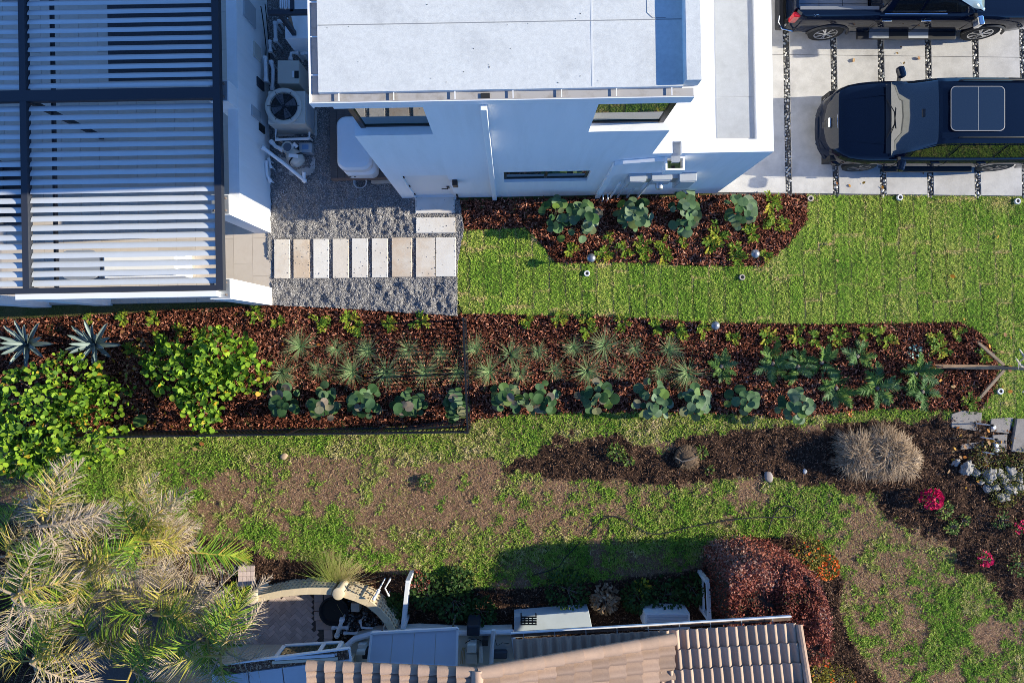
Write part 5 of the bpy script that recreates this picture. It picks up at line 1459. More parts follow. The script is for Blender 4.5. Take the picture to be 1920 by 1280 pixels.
# ------------------------------------------------------------------ plants
m_stem = M('green_stem', (.10,.09,.04), .8)
m_bark = M('grey_bark', (.20,.17,.14), .9, var=.25, vscale=20)
def disc_leaf(name, mat, n=14, cup=.10):
    mb = MB(); rings = [0, .55, 1.0]; rows = []
    for r in rings:
        row = []
        for i in range(n+1):
            a = 2*math.pi*i/n + math.pi; rr = .5*r*(1-.20*max(0, math.cos(a-math.pi))**8)
            x, y = .5+rr*math.cos(a), rr*1.08*math.sin(a)
            row.append((x, y, abs(y)*.16+cup*r*r*(.25*math.cos(2*a)) - .10*(x-.5)**2))
        rows.append(row)
    mb.grid(rows); mb.tube([(-.35,0,-.12),(0,0,-.005),(.5,0,.0)], .012, 4, caps=False)
    return mb.mesh(name, mat, smooth=True, angle=60)
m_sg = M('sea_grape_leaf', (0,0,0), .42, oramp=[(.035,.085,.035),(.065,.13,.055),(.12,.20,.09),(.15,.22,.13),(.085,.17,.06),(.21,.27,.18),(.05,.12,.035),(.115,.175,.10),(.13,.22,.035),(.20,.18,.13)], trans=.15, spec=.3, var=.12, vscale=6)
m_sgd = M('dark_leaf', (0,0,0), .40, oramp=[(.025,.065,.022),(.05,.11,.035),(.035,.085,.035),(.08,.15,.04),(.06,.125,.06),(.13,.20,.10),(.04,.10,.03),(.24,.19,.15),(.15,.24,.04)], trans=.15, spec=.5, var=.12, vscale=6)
SGL = [disc_leaf('leaf', m_sg, cup=c) for c in (.05,.3,.5)]
SGD = [disc_leaf('leaf', m_sgd, cup=c) for c in (.05,.3,.5)]
def sea_grape(label, px, py, w, h, group, dark=False, n=22, lobes=1):
    b = W(px, py, .35); b.z = .02; n = int(n*random.uniform(1.1,1.5)); w *= random.uniform(.88,1.08); h *= random.uniform(.88,1.08); cx_, cy_ = random.uniform(-.12,.12), random.uniform(-.12,.12)
    t = thing('sea_grape', label, 'shrub', b, group)
    st = MB(); lv = SGD if dark else SGL
    for k in range(n):
        a = k*2.399+random.uniform(-.4,.4); r = math.sqrt((k+.5)/n)
        zz = .82-.50*r*r+random.uniform(-.08,.10)
        p = b + Vector((r*w*.44*math.cos(a)*random.uniform(.75,1.2)+cx_*zz, r*h*.44*math.sin(a)*random.uniform(.75,1.2)+cy_*zz, zz))
        s = random.uniform(.15,.27)
        d = Vector((math.cos(a)*r+random.uniform(-.2,.2), math.sin(a)*r+random.uniform(-.2,.2), 0))
        yaw = math.atan2(d.y, d.x); 
        q = p - Vector((math.cos(yaw), math.sin(yaw), 0))*s*.45
        inst(random.choice(lv), 'leaf', q, (random.gauss(0,.35), -random.gauss(.15-.55*r,.22), yaw), s, t)
        if k % 3 == 0: st.tube([b, b+(q-b)*.5+Vector((0,0,.06)), q], [.012,.009,.005], 5)
    st.build('stems', m_stem, t)
    return t
G1 = 'sea grape shrubs in the bed against the house'
for lab, px, py, w, h in (('sage leafed sea grape leftmost of those by the house', 1040,408,.95,1.15), ('sea grape close right of the leftmost one by the house', 1088,410,.85,1.2),
        ('rounded sea grape below the middle electric box', 1187,399,.95,1.0), ('upright sea grape below the right electric box', 1287,400,.90,1.25), ('palest sea grape nearest the driveway', 1386,394,.95,.85)):
    sea_grape(lab, px, py, w, h, G1)
row = [(530,752,.85,.85),(612,752,.95,.85),(690,755,1.0,.9),(772,755,.95,.75),(852,755,.65,1.1),(950,748,.95,.8),(1020,748,.95,.85),(1118,742,1.05,1.0),(1217,748,1.15,1.05),(1305,752,.8,1.0),(1388,745,1.0,.8),(1487,760,1.0,.85)]
for i, (px, py, w, h) in enumerate(row):
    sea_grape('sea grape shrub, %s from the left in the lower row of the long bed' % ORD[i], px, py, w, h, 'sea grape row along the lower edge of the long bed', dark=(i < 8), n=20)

# fountain grass tufts
m_ft = M('blue_grass', (0,0,0), .6, ramp=[(.62,.55,.36),(.42,.46,.23),(.27,.38,.16),(.20,.33,.14),(.34,.47,.26)], trans=.35)
def tuft_mesh(seed, n=150, L0=.46):
    r = np.random.default_rng(seed); a = r.uniform(0, 6.28, n); V = []; F = []; T = []
    lean = r.uniform(-1.1,1.1,2)
    for k in range(n):
        ln = L0*r.uniform(.55,1.1); pit = r.uniform(.15,1.25); d = np.array([math.cos(a[k])+lean[0]*.5, math.sin(a[k])+lean[1]*.5, 0]); d /= np.linalg.norm(d)
        s = np.array([-d[1], d[0], 0]); p = d*r.uniform(0,.05); w = r.uniform(.003,.006); o = len(V)
        for j in range(4):
            u = j/3; q = p + d*ln*u*math.cos(pit)*(1+.15*u) + np.array([0,0,ln*(u*math.sin(pit)-.35*u*u)]); q[2] = max(q[2], .01); ww = w*(1-.8*u)
            V += [tuple(q-s*ww), tuple(q+s*ww)]; T += [np.clip(r.normal(.75,.2)-.45*u,0,1)]*2
        F += [(o+2*j, o+2*j+1, o+2*j+3, o+2*j+2) for j in range(3)]
    mb = MB(); mb.v, mb.f, mb.t = V, F, T
    return mb.mesh('tuft', m_ft)
TU = [tuft_mesh(i, n=90+22*i) for i in range(6)]
r1_ = [(565,650),(633,652),(692,658),(767,655),(827,660),(893,655),(957,665),(1008,658),(1075,650),(1133,648),(1190,652),(1252,655)]
r2_ = [(530,697),(598,693),(662,697),(725,697),(797,698),(858,695),(918,697),(975,697),(1038,695),(1100,695),(1162,695),(1235,695),(1288,698)]
for nm, rw in (('upper', r1_), ('lower', r2_)):
    for i, (px, py) in enumerate(rw):
        o = inst(TU[(i*5+len(nm)) % 6], 'grass_tuft', W(px, py)+Vector((0,0,.04)), (0,0,random.uniform(0,6.28)), random.uniform(.65,1.3))
        tag(o, 'spiky grass tuft, %s from the left in the %s tuft row' % (ORD[i], nm), 'grass tuft', 'grass tufts in two rows of the long bed')

# small leafy ground cover plants
m_gc = M('lime_leaf', (0,0,0), .5, ramp=[(.48,.42,.05),(.28,.34,.035),(.17,.28,.03),(.11,.21,.025),(.06,.13,.025)], trans=.3, spec=.4)
def sprig_mesh(seed, ns=7, L0=.26):
    r = np.random.default_rng(seed); pos=[]; yaw=[]; pit=[]; rol=[]; sc=[]; ti=[]
    main = r.uniform(0,6.28)
    for s in range(ns):
        a = main + r.normal(0,.9) + (math.pi if r.random() < .45 else 0); ln = L0*r.uniform(.5,1.2); up = r.uniform(.2,.9); tb = np.clip(r.normal(.45,.22),0,1)
        for k in range(7):
            u = (k+1)/7; p = np.array([math.cos(a)*ln*u*math.cos(up), math.sin(a)*ln*u*math.cos(up), .02+ln*(u*math.sin(up)-.3*u*u)])
            for sd_ in (-1,1):
                pos.append(p); yaw.append(a+sd_*r.uniform(.7,1.2)); pit.append(r.uniform(-.1,.5)); rol.append(r.normal(0,.4)); s_=r.uniform(.055,.10); sc.append((s_, s_*.62, s_)); ti.append(np.clip(tb+r.normal(0,.12),0,1))
    return scatter_mesh('sprig', T_LEAF, np.array(pos), rot_from(np.array(yaw),np.array(pit),np.array(rol)), np.array(sc), np.array(ti), m_gc)
SP = [sprig_mesh(i+40) for i in range(8)]
def ground_cover(lst, label, group, cat='plant', name='ground_cover_plant'):
    for i, q in enumerate(lst):
        o = inst(SP[(i*3) % 8], name, W(q[0], q[1])+Vector((0,0,.04)), (0,0,random.uniform(0,6.28)), (q[2] if len(q) > 2 else 1.0)*random.uniform(.85,1.2))
        tag(o, label % ORD[i], cat, group)
ground_cover([(235,600),(292,600),(338,618),(378,625),(482,588),(522,603),(600,600),(655,600),(672,612),(728,606),(790,600)], 'small lime green plant, %s from the left on the bed edge left of fence', 'small plants on the bed left of the fence')
ground_cover([(990,600),(1050,594),(1101,598),(1104,622),(1166,604),(1228,614),(1266,624),(1318,620),(1369,632),(1435,633),(1492,632),(1527,635),(1567,630),(1615,625),(1642,630),(1662,641),(1752,632),(1760,652),(1792,626),(1842,665),(1815,752)],
             'small leafy plant, %s from the left on the bed edge right of fence', 'small plants on the bed right of the fence')
ground_cover([(1068,472),(1133,474),(1140,445,.7),(1172,468),(1204,462),(1205,478),(1242,455),(1243,478),(1280,457),(1330,462,1.3),(1345,442,1.3),(1376,470),(1380,485),(1405,440,1.2),(1447,425,1.1),(1443,380,1.1),(1432,478),(1470,420,.8)],
             'low yellow green plant, %s from the left in the house bed', 'low plants in the bed by the house')
ground_cover([(170,600,.9),(245,655,.8),(265,665,.8),(300,640,1)], 'low plant among fallen leaves near the agaves, %s from the left', 'low plants near the agaves')

# coontie cycads with stiff fronds
m_cy = M('coontie_frond', (0,0,0), .45, ramp=[(.17,.25,.04),(.10,.20,.04),(.06,.135,.035),(.11,.20,.07),(.20,.29,.15)], trans=.2, spec=.5)
def frond_mesh(seed, L0=.60, n=19, wl=.16, mat=None, droop=.40, tb=.5, arch=.75, nm='frond', ww=.024, dry=0, tip=0.0):
    r = np.random.default_rng(seed); V=[]; F=[]; T=[]
    def rp(u): return np.array([L0*u*math.cos(arch)*(1+.1*u), 0, L0*(u*math.sin(arch)-droop*u*u)])
    pos=[];yaw=[];pit=[];rol=[];sc=[];ti=[]
    for k in range(n):
        u = .14+.86*(k+.5)/n; p = rp(u)
        for s in (-1,1):
            ln = wl*math.sin(math.pi*(.18+.78*u))*r.uniform(.85,1.15); 
            pos.append(p); yaw.append(s*(1.25-.75*u)+r.normal(0,.08+.35*dry)); pit.append(.15+r.normal(0,.15+.45*dry)); rol.append(r.normal(0,.3+.5*dry)); sc.append((ln, ww, ln)); ti.append(np.clip(tb-tip*u+r.normal(0,.12),0,1))
    me = scatter_mesh(nm, T_BLADE, np.array(pos), rot_from(np.array(yaw),np.array(pit),np.array(rol)), np.array(sc), np.array(ti), mat)
    return me
CY = [frond_mesh(i, tb=.2+.12*i, mat=m_cy) for i in range(6)]
def cycad(label, px, py, s=1.0, n=10):
    b = W(px, py, .2); b.z = .03
    t = thing('coontie', label, 'cycad', b, 'coontie cycads at the right end of the long bed')
    for k in range(n):
        inst(random.choice(CY), 'frond', b, (random.gauss(0,.3), random.gauss(0,.25), k*6.283/n+random.uniform(-.3,.3)), s*random.uniform(.8,1.15), t)
    MB().lathe([(.05,-.03),(.06,.05),(.03,.09)], b, 8).build('stem', m_bark, t)
for lab, px, py, s in (('coontie with yellowish fronds, leftmost of the cycads', 1355,687,.9), ('large pale coontie, second of the cycads from the left', 1452,682,1.1), ('coontie touching the second cycad on its right', 1500,688,1.0),
        ('dark coontie in the middle of the upper cycads', 1545,680,1.0), ('upright coontie right of the upper middle cycad', 1612,668,.95), ('pale coontie at the lower edge of the bed', 1572,728,1.1),
        ('lush coontie right of the pale lower one', 1650,728,1.25), ('coontie under the long timber brace', 1722,700,1.1), ('coontie with long drooping fronds near the right path', 1735,735,1.0)):
    cycad(lab, px, py, s)

# agaves
m_ag = M('agave_leaf', (.14,.19,.185), .5, var=.12, vscale=4, orand=.15)
def agave_leaf():
    mb = MB(); rows = []
    for i in range(9):
        u = i/8; w = .085*(math.sin(math.pi*(.10+.80*u**.8)))**.8*(1 if u < .95 else .35)
        if i == 8: w = .004
        x = u; z = .38*u-.22*u*u
        rows.append([(x,-w,z+.035),(x,-w*.5,z),(x,0,z-.01),(x,w*.5,z),(x,w,z+.035)])
    mb.grid(rows); mb.grid([[(a,b,c-.02*(1-k/8)) for a, b, c in r] for k, r in enumerate(rows)])
    return mb.mesh('agave_leaf', m_ag, smooth=True, angle=60)
AGL = agave_leaf()
for lab, px, py, s in (('blue grey agave at the left picture edge', 45,645,.74), ('blue grey agave right of the first one beside the clusia', 172,645,.74)):
    b = W(px, py, .3); b.z = .03
    t = thing('agave', lab, 'agave', b, 'pair of agaves')
    for k in range(20):
        r = k/20; inst(AGL, 'leaf', b+Vector((0,0,.05+.10*r)), (random.gauss(0,.1), -(.05+.75*r), k*2.399), s*(1-.25*r), t)
    MB().lathe([(.07,-.02),(.08,.12),(.03,.2)], b, 10).build('core', m_ag, t)

# big clusia bushes
m_cl = M('clusia_leaf', (0,0,0), .38, oramp=[(.28,.42,.03),(.19,.33,.025),(.10,.21,.02),(.25,.39,.03),(.07,.15,.02),(.15,.29,.025),(.05,.11,.02),(.22,.35,.05),(.33,.44,.04),(.12,.24,.02)], trans=.25, spec=.5)
m_clf = M('clusia_foliage', (0,0,0), .38, ramp=[(.03,.07,.014),(.07,.15,.018),(.13,.25,.02),(.20,.34,.028),(.30,.42,.035),(.50,.30,.03)], trans=.25, spec=.5)
CLL = []
for c in (.1,.3):
    v, f = t_round(10, c); mb = MB(); mb.add(v, f); CLL.append(mb.mesh('leaf', m_cl, smooth=True, angle=70))
def clusia(label, px, py, blobs, hgt, nleaf, nobj):
    """blobs: (px, py, radius in m, top z)"""
    b = W(px, py, .4); b.z = 0
    t = thing('clusia', label, 'shrub', b)
    tips = []; br = MB()
    ks = sum(q[2]**2 for q in blobs)
    for qx, qy, r, zt_ in blobs:
        nt_ = int(nleaf/6*r*r/ks)
        for k in range(nt_):
            a = random.uniform(0,6.28); rr = r*math.sqrt(random.random()); 
            z = zt_*(.35+.65*math.sqrt(max(0,1-(rr/r)**2)))*random.uniform(.72,1.04)
            c = W(qx, qy, zt_*.7); tips.append(Vector((c.x+rr*math.cos(a), c.y+rr*math.sin(a), max(.12,z))))
    for k in range(26):
        q = random.choice(tips); br.tube([b+Vector((random.uniform(-.2,.2),random.uniform(-.2,.2),0)), b+(q-b)*.55+Vector((0,0,.15)), q], [.022,.014,.006], 5)
    br.build('branches', m_bark, t)
    L_ = []
    for q in tips:
        y0 = random.uniform(0,6.28)
        for j in range(6): 
            yaw = y0+j*2.1; L_.append((q+Vector((random.gauss(0,.05),random.gauss(0,.05),random.gauss(0,.06))), yaw, random.gauss(.30,.55), random.gauss(0,.65), random.uniform(.07,.15)))
    L_.sort(key=lambda q: -q[0].z-q[4]*3)
    for q, yaw, pit, rol, s in L_[:nobj]: inst(random.choice(CLL), 'leaf', q, (rol, -pit, yaw), s, t)
    rest = L_[nobj:]
    o = scatter('foliage', T_ROUND, np.array([tuple(q[0]) for q in rest]), rot_from(np.array([q[1] for q in rest]), np.array([q[2] for q in rest]), np.array([q[3] for q in rest])),
            np.array([q[4] for q in rest]), np.clip(rng.normal(.45,.25,len(rest)),0,1), m_clf, smooth=True, parent=t); o['kind'] = 'stuff'
clusia('lime green round leafed clusia bush in the bed left of the fence', 385,710, [(330,690,.85,1.3),(410,680,.85,1.4),(455,700,.65,1.2),(380,735,.75,1.3),(385,790,.35,1.0),(300,665,.4,1.0)], 1.4, 1900, 280)
clusia('large dark green clusia bush at the left picture edge', 90,745, [(60,770,1.15,1.7),(125,715,.75,1.5),(150,800,1.0,1.5),(20,830,.9,1.4),(190,740,.55,1.1),(95,870,.6,1.0)], 1.7, 2700, 290)
o = inst(disc_leaf('leaf', m_sgd), 'fallen_leaf', W(264,775,.2)+Vector((0,0,.1)), (0,-.2,-1.2), .36); o.name = 'sea_grape_seedling'; tag(o, 'single broad green leaf between the two clusia bushes', 'seedling')
# fallen leaves
m_fl = M('fallen_leaf', (0,0,0), .6, ramp=[(.42,.24,.02),(.40,.14,.015),(.22,.08,.025),(.30,.19,.10),(.45,.30,.12)], trans=.1)
q = [W(random.gauss(*c), random.gauss(*d)) for c, d, k in (((250,45),(690,45),110),((270,60),(797,5),26),((500,60),(690,40),14),((480,30),(600,15),7),((840,60),(720,40),3),((1830,60),(690,60),16),((1700,160),(470,70),10),((1830,40),(850,30),60),((260,80),(850,20),6),((1690,110),(110,25),5),((1640,80),(350,8),4)) for _ in range(k)]
n = len(q)
tag(scatter('fallen_leaves', T_LEAF, np.array([[a.x,a.y,(.052 if a.y > 3.75 else .065)] for a in q]), rot_from(rng.uniform(0,6.28,n), rng.normal(0,.3,n), rng.normal(0,.4,n)), rng.uniform(.07,.15,n), rng.random(n), m_fl), 'scattered orange and tan fallen leaves', 'fallen leaves', kind='stuff')

# ------------------------------------------------------------------ palms at the lower left
m_pf = M('palm_frond', (0,0,0), .5, ramp=[(.42,.345,.28),(.40,.31,.21),(.47,.36,.08),(.28,.33,.035),(.11,.22,.025),(.045,.11,.018)], trans=.08, spec=.35)
m_rach = M('yellow_rachis', (.36,.25,.05), .6, var=.2)
m_trunk = M('palm_trunk', (.26,.19,.09), .85, var=.3, vscale=14, stretch=(1,1,4))
PFR = []
for i in range(9):
    kind = i % 3        # 0 green, 1 yellowing, 2 dry
    r = random.Random(i); L0 = 1.55
    me = frond_mesh(100+i, L0, (40,42,46)[kind], (.60,.56,.52)[kind], m_pf, droop=.55+.12*kind, tb=(.92,.66,.22)[kind], arch=.55, ww=(.024,.018,.013)[kind], dry=(0.15,.32,.55)[kind], tip=(.30,.60,.25)[kind])
    PFR.append((kind, me))
def rach_mesh(kind):
    mb = MB(); mb.tube([(1.55*u*math.cos(.55)*(1+.1*u), 0, 1.55*(u*math.sin(.55)-(.55+.12*kind)*u*u)-.01) for u in [k/8 for k in range(9)]], [.028-.0028*k for k in range(9)], 6)
    return mb.mesh('rachis', m_rach if kind < 2 else M('dry_rachis', (.34,.26,.17), .8), smooth=True)
RCH = [rach_mesh(k) for k in range(3)]
def palm(label, px, py, z, n, mix, bpx=None):
    top = W(px, py, z); base = W(bpx[0], bpx[1]) if bpx else Vector((top.x*1.09, top.y*1.09, 0))
    t = thing('palm', label, 'palm tree', (base.x, base.y, 0), 'wind-burnt palms at the lower left')
    mid = (top+base)/2+Vector((.08,.05,0))
    MB().tube([Vector((base.x,base.y,-.05)), mid, top], [.085,.07,.055], 10).build('trunk', m_trunk, t, smooth=True)
    for k in range(n):
        kind = random.choices((0,1,2), mix)[0]
        me = random.choice([m_ for kk, m_ in PFR if kk == kind])
        yaw = k*2.399+random.uniform(-.3,.3)
        if random.random() < .45: yaw = random.uniform(-.5,1.9)
        pit = random.uniform(-.5,.55) if kind < 2 else random.uniform(.0,.75)
        s = random.uniform(.75,1.15)
        e = Euler((random.gauss(0,.45), pit, yaw))
        o = inst(me, 'frond', top+Vector((0,0,random.uniform(-.2,.1))), e, s, t)
        c = inst(RCH[kind], 'rachis', (0,0,0), (0,0,0), 1, o, local=True)
    return t
palm('wind-burnt palm with grey fronds nearest the clusia bush', 80,985,3.2,9,(.2,.45,1.2))
palm('palm with upright yellow fronds over the coarse grass', 245,975,1.9,8,(.25,.45,.8))
palm('palm with fresh green fan by the brick step', 335,1035,1.8,8,(.5,.5,.6))
palm('tall palm with thick yellow trunk at the left picture edge', 25,1120,3.6,9,(.3,.5,.6))
palm('palm leaning over the brick patio', 290,1150,2.8,9,(.4,.5,.6))
palm('dense palm in the lower left corner', 60,1240,3.2,10,(.5,.6,.5))
palm('palm with dry skirt at the lower picture edge', 250,1255,2.6,8,(.4,.5,.6))
palm('small palm with drooping tips over the pale flat roof', 385,1190,2.9,8,(.35,.6,.5))
palm('slim palm between the two upper palms', 160,1060,2.8,8,(.4,.5,.5))
palm('palm with dry tips hanging over the pale roof corner', 415,1225,2.8,8,(.3,.6,.6))
palm('grey dry palm filling the left picture edge', 15,1040,2.8,8,(.15,.45,1.2))
palm('straw coloured palm above the dark gap', 130,1130,2.6,8,(.3,.5,1.0))
palm('yellow green palm between the patio and the lower left corner', 175,1205,2.4,10,(.5,.6,.5))
palm('leaning palm with yellow stem below the clusia bush', 262,1012,2.3,8,(.3,.6,.6),bpx=(185,1112))
palm('leaning palm crossing the dark gap above the patio', 235,1085,2.4,8,(.4,.6,.5),bpx=(150,1200))

# fountain grass by the curved wall, dead grass mound
def strands(name, pos, yaw, pit, ln, wd, ti, mat, parent=None, droop=.4):
    n = len(pos); V=np.zeros((n,8,3)); 
    d = np.stack([np.cos(yaw), np.sin(yaw), np.zeros(n)],1); s = np.stack([-np.sin(yaw), np.cos(yaw), np.zeros(n)],1)
    for j in range(4):
        u = j/3; q = pos + d*(ln*u*np.cos(pit))[:,None]; q[:,2] = np.maximum(pos[:,2] + ln*(u*np.sin(pit)-droop*u*u), .01)
        w = (wd*(1-.75*u))[:,None]; V[:,2*j] = q-s*w; V[:,2*j+1] = q+s*w
    me = bpy.data.meshes.new(name)
    F = np.array([[2*j,2*j+1,2*j+3,2*j+2] for j in range(3)]); f = (F[None]+(np.arange(n)*8)[:,None,None]).reshape(-1,4)
    me.from_pydata(V.reshape(-1,3).tolist(), [], f.tolist()); at_ = me.attributes.new('tint','FLOAT','POINT'); at_.data.foreach_set('value', np.repeat(ti,8))
    me.materials.append(mat); o = bpy.data.objects.new(name, me); col.objects.link(o); par(o, parent); return o
m_fg = M('golden_grass', (0,0,0), .6, ramp=[(.66,.54,.30),(.52,.48,.18),(.32,.38,.09),(.20,.30,.06)], trans=.3)
b = W(632,1092); n = 420
fg = thing('fountain_grass', 'tall golden green fountain grass behind the middle pillar', 'ornamental grass', b)
yy_ = rng.normal(1.35,.75,n)
strands('blades', np.stack([b.x+rng.normal(0,.10,n), b.y+rng.normal(0,.06,n), np.full(n,.02)],1), yy_, rng.uniform(.35,1.2,n), rng.uniform(.7,1.3,n), rng.uniform(.005,.009,n), np.clip(.75-.35*np.cos(yy_)+rng.normal(0,.15,n)-.25,0,1), m_fg, fg)
MB().lathe([(.14,-.02),(.12,.06),(.02,.10)], b, 8).build('crown', M('straw_crown', (.20,.15,.08), .9), fg)
m_dg = M('dead_grass', (0,0,0), .8, ramp=[(.12,.075,.045),(.25,.17,.105),(.40,.29,.19),(.58,.45,.31)], trans=.1)
dgm = thing('dead_grass_mound', 'dried tan grass mound of two lobes on the dark soil', 'dead grass', W(1650,850))
for px, py, r, zt_, nt_ in ((1608,850,.52,.70,9),(1662,850,.62,.80,13),(1690,862,.40,.6,6)):
    c = W(px, py, .3)
    for k in range(nt_):
        a_ = k*2.399+.4; q = math.sqrt((k+.3)/nt_); o_ = Vector((c.x+r*.75*q*math.cos(a_), c.y+r*.75*q*math.sin(a_), .02+zt_*.75*(1-q*q*.8)))
        n = 330; comb = -1.0+random.gauss(0,.7)
        th = np.where(rng.random(n) < .6, comb+rng.normal(0,.55,n), a_+rng.normal(0,.9,n))
        strands('strands', np.stack([o_.x+rng.normal(0,.07,n), o_.y+rng.normal(0,.07,n), o_.z+rng.normal(0,.05,n)],1), th, rng.normal(.25,.35,n), rng.uniform(.20,.46,n), rng.uniform(.005,.010,n),
                np.clip(random.uniform(.3,.65)+rng.normal(0,.22,n),0,1), m_dg, dgm, .55)
    MB().lathe([(r*.86,0),(r*.80,zt_*.32),(r*.55,zt_*.60),(r*.02,zt_*.74)], (c.x,c.y,-.01), 18).build('core', M('mound_core', (.14,.10,.065), 1, var=.5, vscale=20, bump=1, bscale=30), dgm, smooth=True)

# red hedge, U-shaped around the roof corner
m_rh = M('red_hedge_leaf', (0,0,0), .6, ramp=[(.030,.045,.014),(.11,.030,.020),(.20,.052,.034),(.30,.084,.054),(.36,.13,.088),(.40,.25,.19)], trans=.15)
hg = thing('red_hedge', 'clipped reddish brown hedge bending around the tiled roof corner', 'hedge', W(1470,1120))
HZ = 2.1
HP = [(1366,1076),(1388,1060),(1440,1052),(1500,1062),(1535,1090),(1552,1140),(1558,1200),(1558,1240),(1500,1252),(1500,1170),(1366,1178)]
hp = [tuple(W(a, b, HZ)[:2]) for a, b in HP]
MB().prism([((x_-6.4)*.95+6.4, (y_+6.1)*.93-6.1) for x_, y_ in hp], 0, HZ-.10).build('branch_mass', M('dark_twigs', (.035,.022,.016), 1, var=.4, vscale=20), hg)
n = 26000
x = rng.uniform(min(q[0] for q in hp), max(q[0] for q in hp), n); y = rng.uniform(min(q[1] for q in hp), max(q[1] for q in hp), n); k = in_poly(x, y, hp); x, y = x[k], y[k]; n = len(x)
z = HZ - .04 + (fnoise(x,y,2.2,151)-.5)*.5 + rng.uniform(-.12,.06,n)
# sides
m2 = 9000; ei = rng.integers(0, len(hp), m2); tt = rng.random(m2); ha = np.array(hp); xs_ = ha[ei]*(1-tt)[:,None]+ha[(ei+1)%len(hp)]*tt[:,None]+rng.normal(0,.05,(m2,2)); zs_ = rng.uniform(.05,HZ,m2)
X_ = np.concatenate([x,xs_[:,0]]); Y_ = np.concatenate([y,xs_[:,1]]); Z_ = np.concatenate([z,zs_]); n = len(X_)
t = .45+(fnoise(X_,Y_,1.1,161)-.5)*.9+rng.normal(0,.16,n)+np.where(Y_ > -5.75, .22, 0)
s = rng.uniform(.035,.075,n)
scatter('foliage', T_LEAF, np.stack([X_,Y_,Z_],1), rot_from(rng.uniform(0,6.28,n), rng.normal(.3,.45,n), rng.normal(0,.5,n)), np.stack([s,s*.8,s],1), np.clip(t,0,1), m_rh, parent=hg)

def leaf_clump(name, label, cat, px, py, r, h, n, mat, s0, group=None, flower=None, nf=0, fs=.04, tmean=.5):
    b = W(px, py, h*.5); b.z = 0
    t = thing(name, label, cat, b, group)
    th = rng.uniform(0,6.28,n); rr = r*np.sqrt(rng.random(n)); x = b.x+rr*np.cos(th); y = b.y+rr*np.sin(th); z = h*np.sqrt(np.maximum(.04,1-(rr/r)**2))*rng.uniform(.45,1.05,n)+.02
    s = rng.uniform(.7,1.3,n)*s0
    scatter('foliage', T_LEAF, np.stack([x,y,z],1), rot_from(th+rng.normal(0,.7,n), rng.normal(.3,.4,n), rng.normal(0,.4,n)), np.stack([s,s*.75,s],1), np.clip(rng.normal(tmean,.2,n),0,1), mat, parent=t)
    st = MB()
    for k in range(7):
        a = random.uniform(0,6.28); st.tube([b, b+Vector((r*.6*math.cos(a), r*.6*math.sin(a), h*.7))], [.012,.006], 5)
    st.build('stems', m_bark, t)
    if flower:
        th = rng.uniform(0,6.28,nf); rr = r*.95*np.sqrt(rng.random(nf)); x = b.x+rr*np.cos(th); y = b.y+rr*np.sin(th); z = h*np.sqrt(np.maximum(.04,1-(rr/r)**2))+.04
        if nf < 50:
            for k in range(nf): scatter('flower', T_ROUND, np.array([[x[k],y[k],z[k]]]), rot_from(th[k:k+1], rng.normal(.2,.4,1), rng.normal(0,.4,1)), np.array([fs*rng.uniform(.8,1.4)]), rng.random(1), flower, parent=t)
        else:
            o = scatter('flowers', T_ROUND, np.stack([x,y,z],1), rot_from(th, rng.normal(.2,.4,nf), rng.normal(0,.4,nf)), rng.uniform(.7,1.3,nf)*fs, rng.random(nf), flower, parent=t); o['kind'] = 'stuff'
    return t
m_bou = M('magenta_bract', (0,0,0), .6, ramp=[(.45,.005,.06),(.60,.010,.09),(.75,.03,.14)], trans=.3)
m_bgl = M('green_leaf_mix', (0,0,0), .5, ramp=[(.02,.05,.012),(.05,.11,.02),(.09,.17,.03),(.16,.23,.05),(.28,.28,.04)], trans=.2)
m_org = M('orange_flower', (0,0,0), .5, ramp=[(.55,.06,.01),(.65,.12,.015),(.70,.20,.03)], trans=.2)
m_ylg = M('olive_yellow_leaf', (0,0,0), .5, ramp=[(.03,.045,.012),(.08,.10,.015),(.17,.16,.02),(.28,.22,.03),(.30,.12,.02)], trans=.2)
leaf_clump('bougainvillea', 'magenta bougainvillea, the larger one on dark soil', 'shrub', 1747,934,.26,.40,120,m_bgl,.06,None,m_bou,190,.07)
leaf_clump('bougainvillea', 'small magenta bougainvillea near the right edge of the lawn', 'shrub', 1846,1047,.17,.30,70,m_bgl,.05,None,m_bou,55,.06)
leaf_clump('bougainvillea', 'magenta bougainvillea cut by the right picture edge', 'shrub', 1916,988,.18,.32,60,m_bgl,.05,None,m_bou,60,.06)
for i, (px, py, r, h, n, lab) in enumerate(((1770,955,.24,.22,120,'light green leafy plant below the larger bougainvillea'),(1785,988,.18,.2,80,'small leafy plant lower right of the larger bougainvillea'),(1808,975,.13,.15,40,'tiny bright plant right of the bougainvillea'),
        (1880,975,.22,.25,60,'pale strappy plant on the dark soil'),(1915,1060,.28,.4,160,'dark green shrub at the right picture edge'),(1155,848,.22,.25,130,'bright green weed in the dug soil'),(1178,862,.14,.16,50,'small weed right of the bright green one'),
        (1315,848,.15,.22,70,'yellow green weed beside the stump hole'),(800,905,.2,.16,120,'low green weed in the dry thatch'),(1330,880,.10,.1,30,'tiny weed in the dark soil strip'))):
    leaf_clump('weed', lab, 'plant', px, py, r, h, n, m_bgl, .07, 'scattered weeds', tmean=.6)
leaf_clump('ixora', 'yellow green shrub with orange flowers on top of the hedge bend', 'shrub', 1520,1040,.42,.9,700,m_ylg,.06,None,m_org,40,.05)
leaf_clump('ixora', 'orange flowered shrub right of the upper hedge corner', 'shrub', 1548,1062,.34,.7,450,m_ylg,.06,None,m_org,110,.05,tmean=.4)
leaf_clump('ixora', 'yellow green shrub below the right end of the hedge', 'shrub', 1535,1262,.42,.6,600,m_ylg,.06,None,m_org,14,.05,tmean=.55)
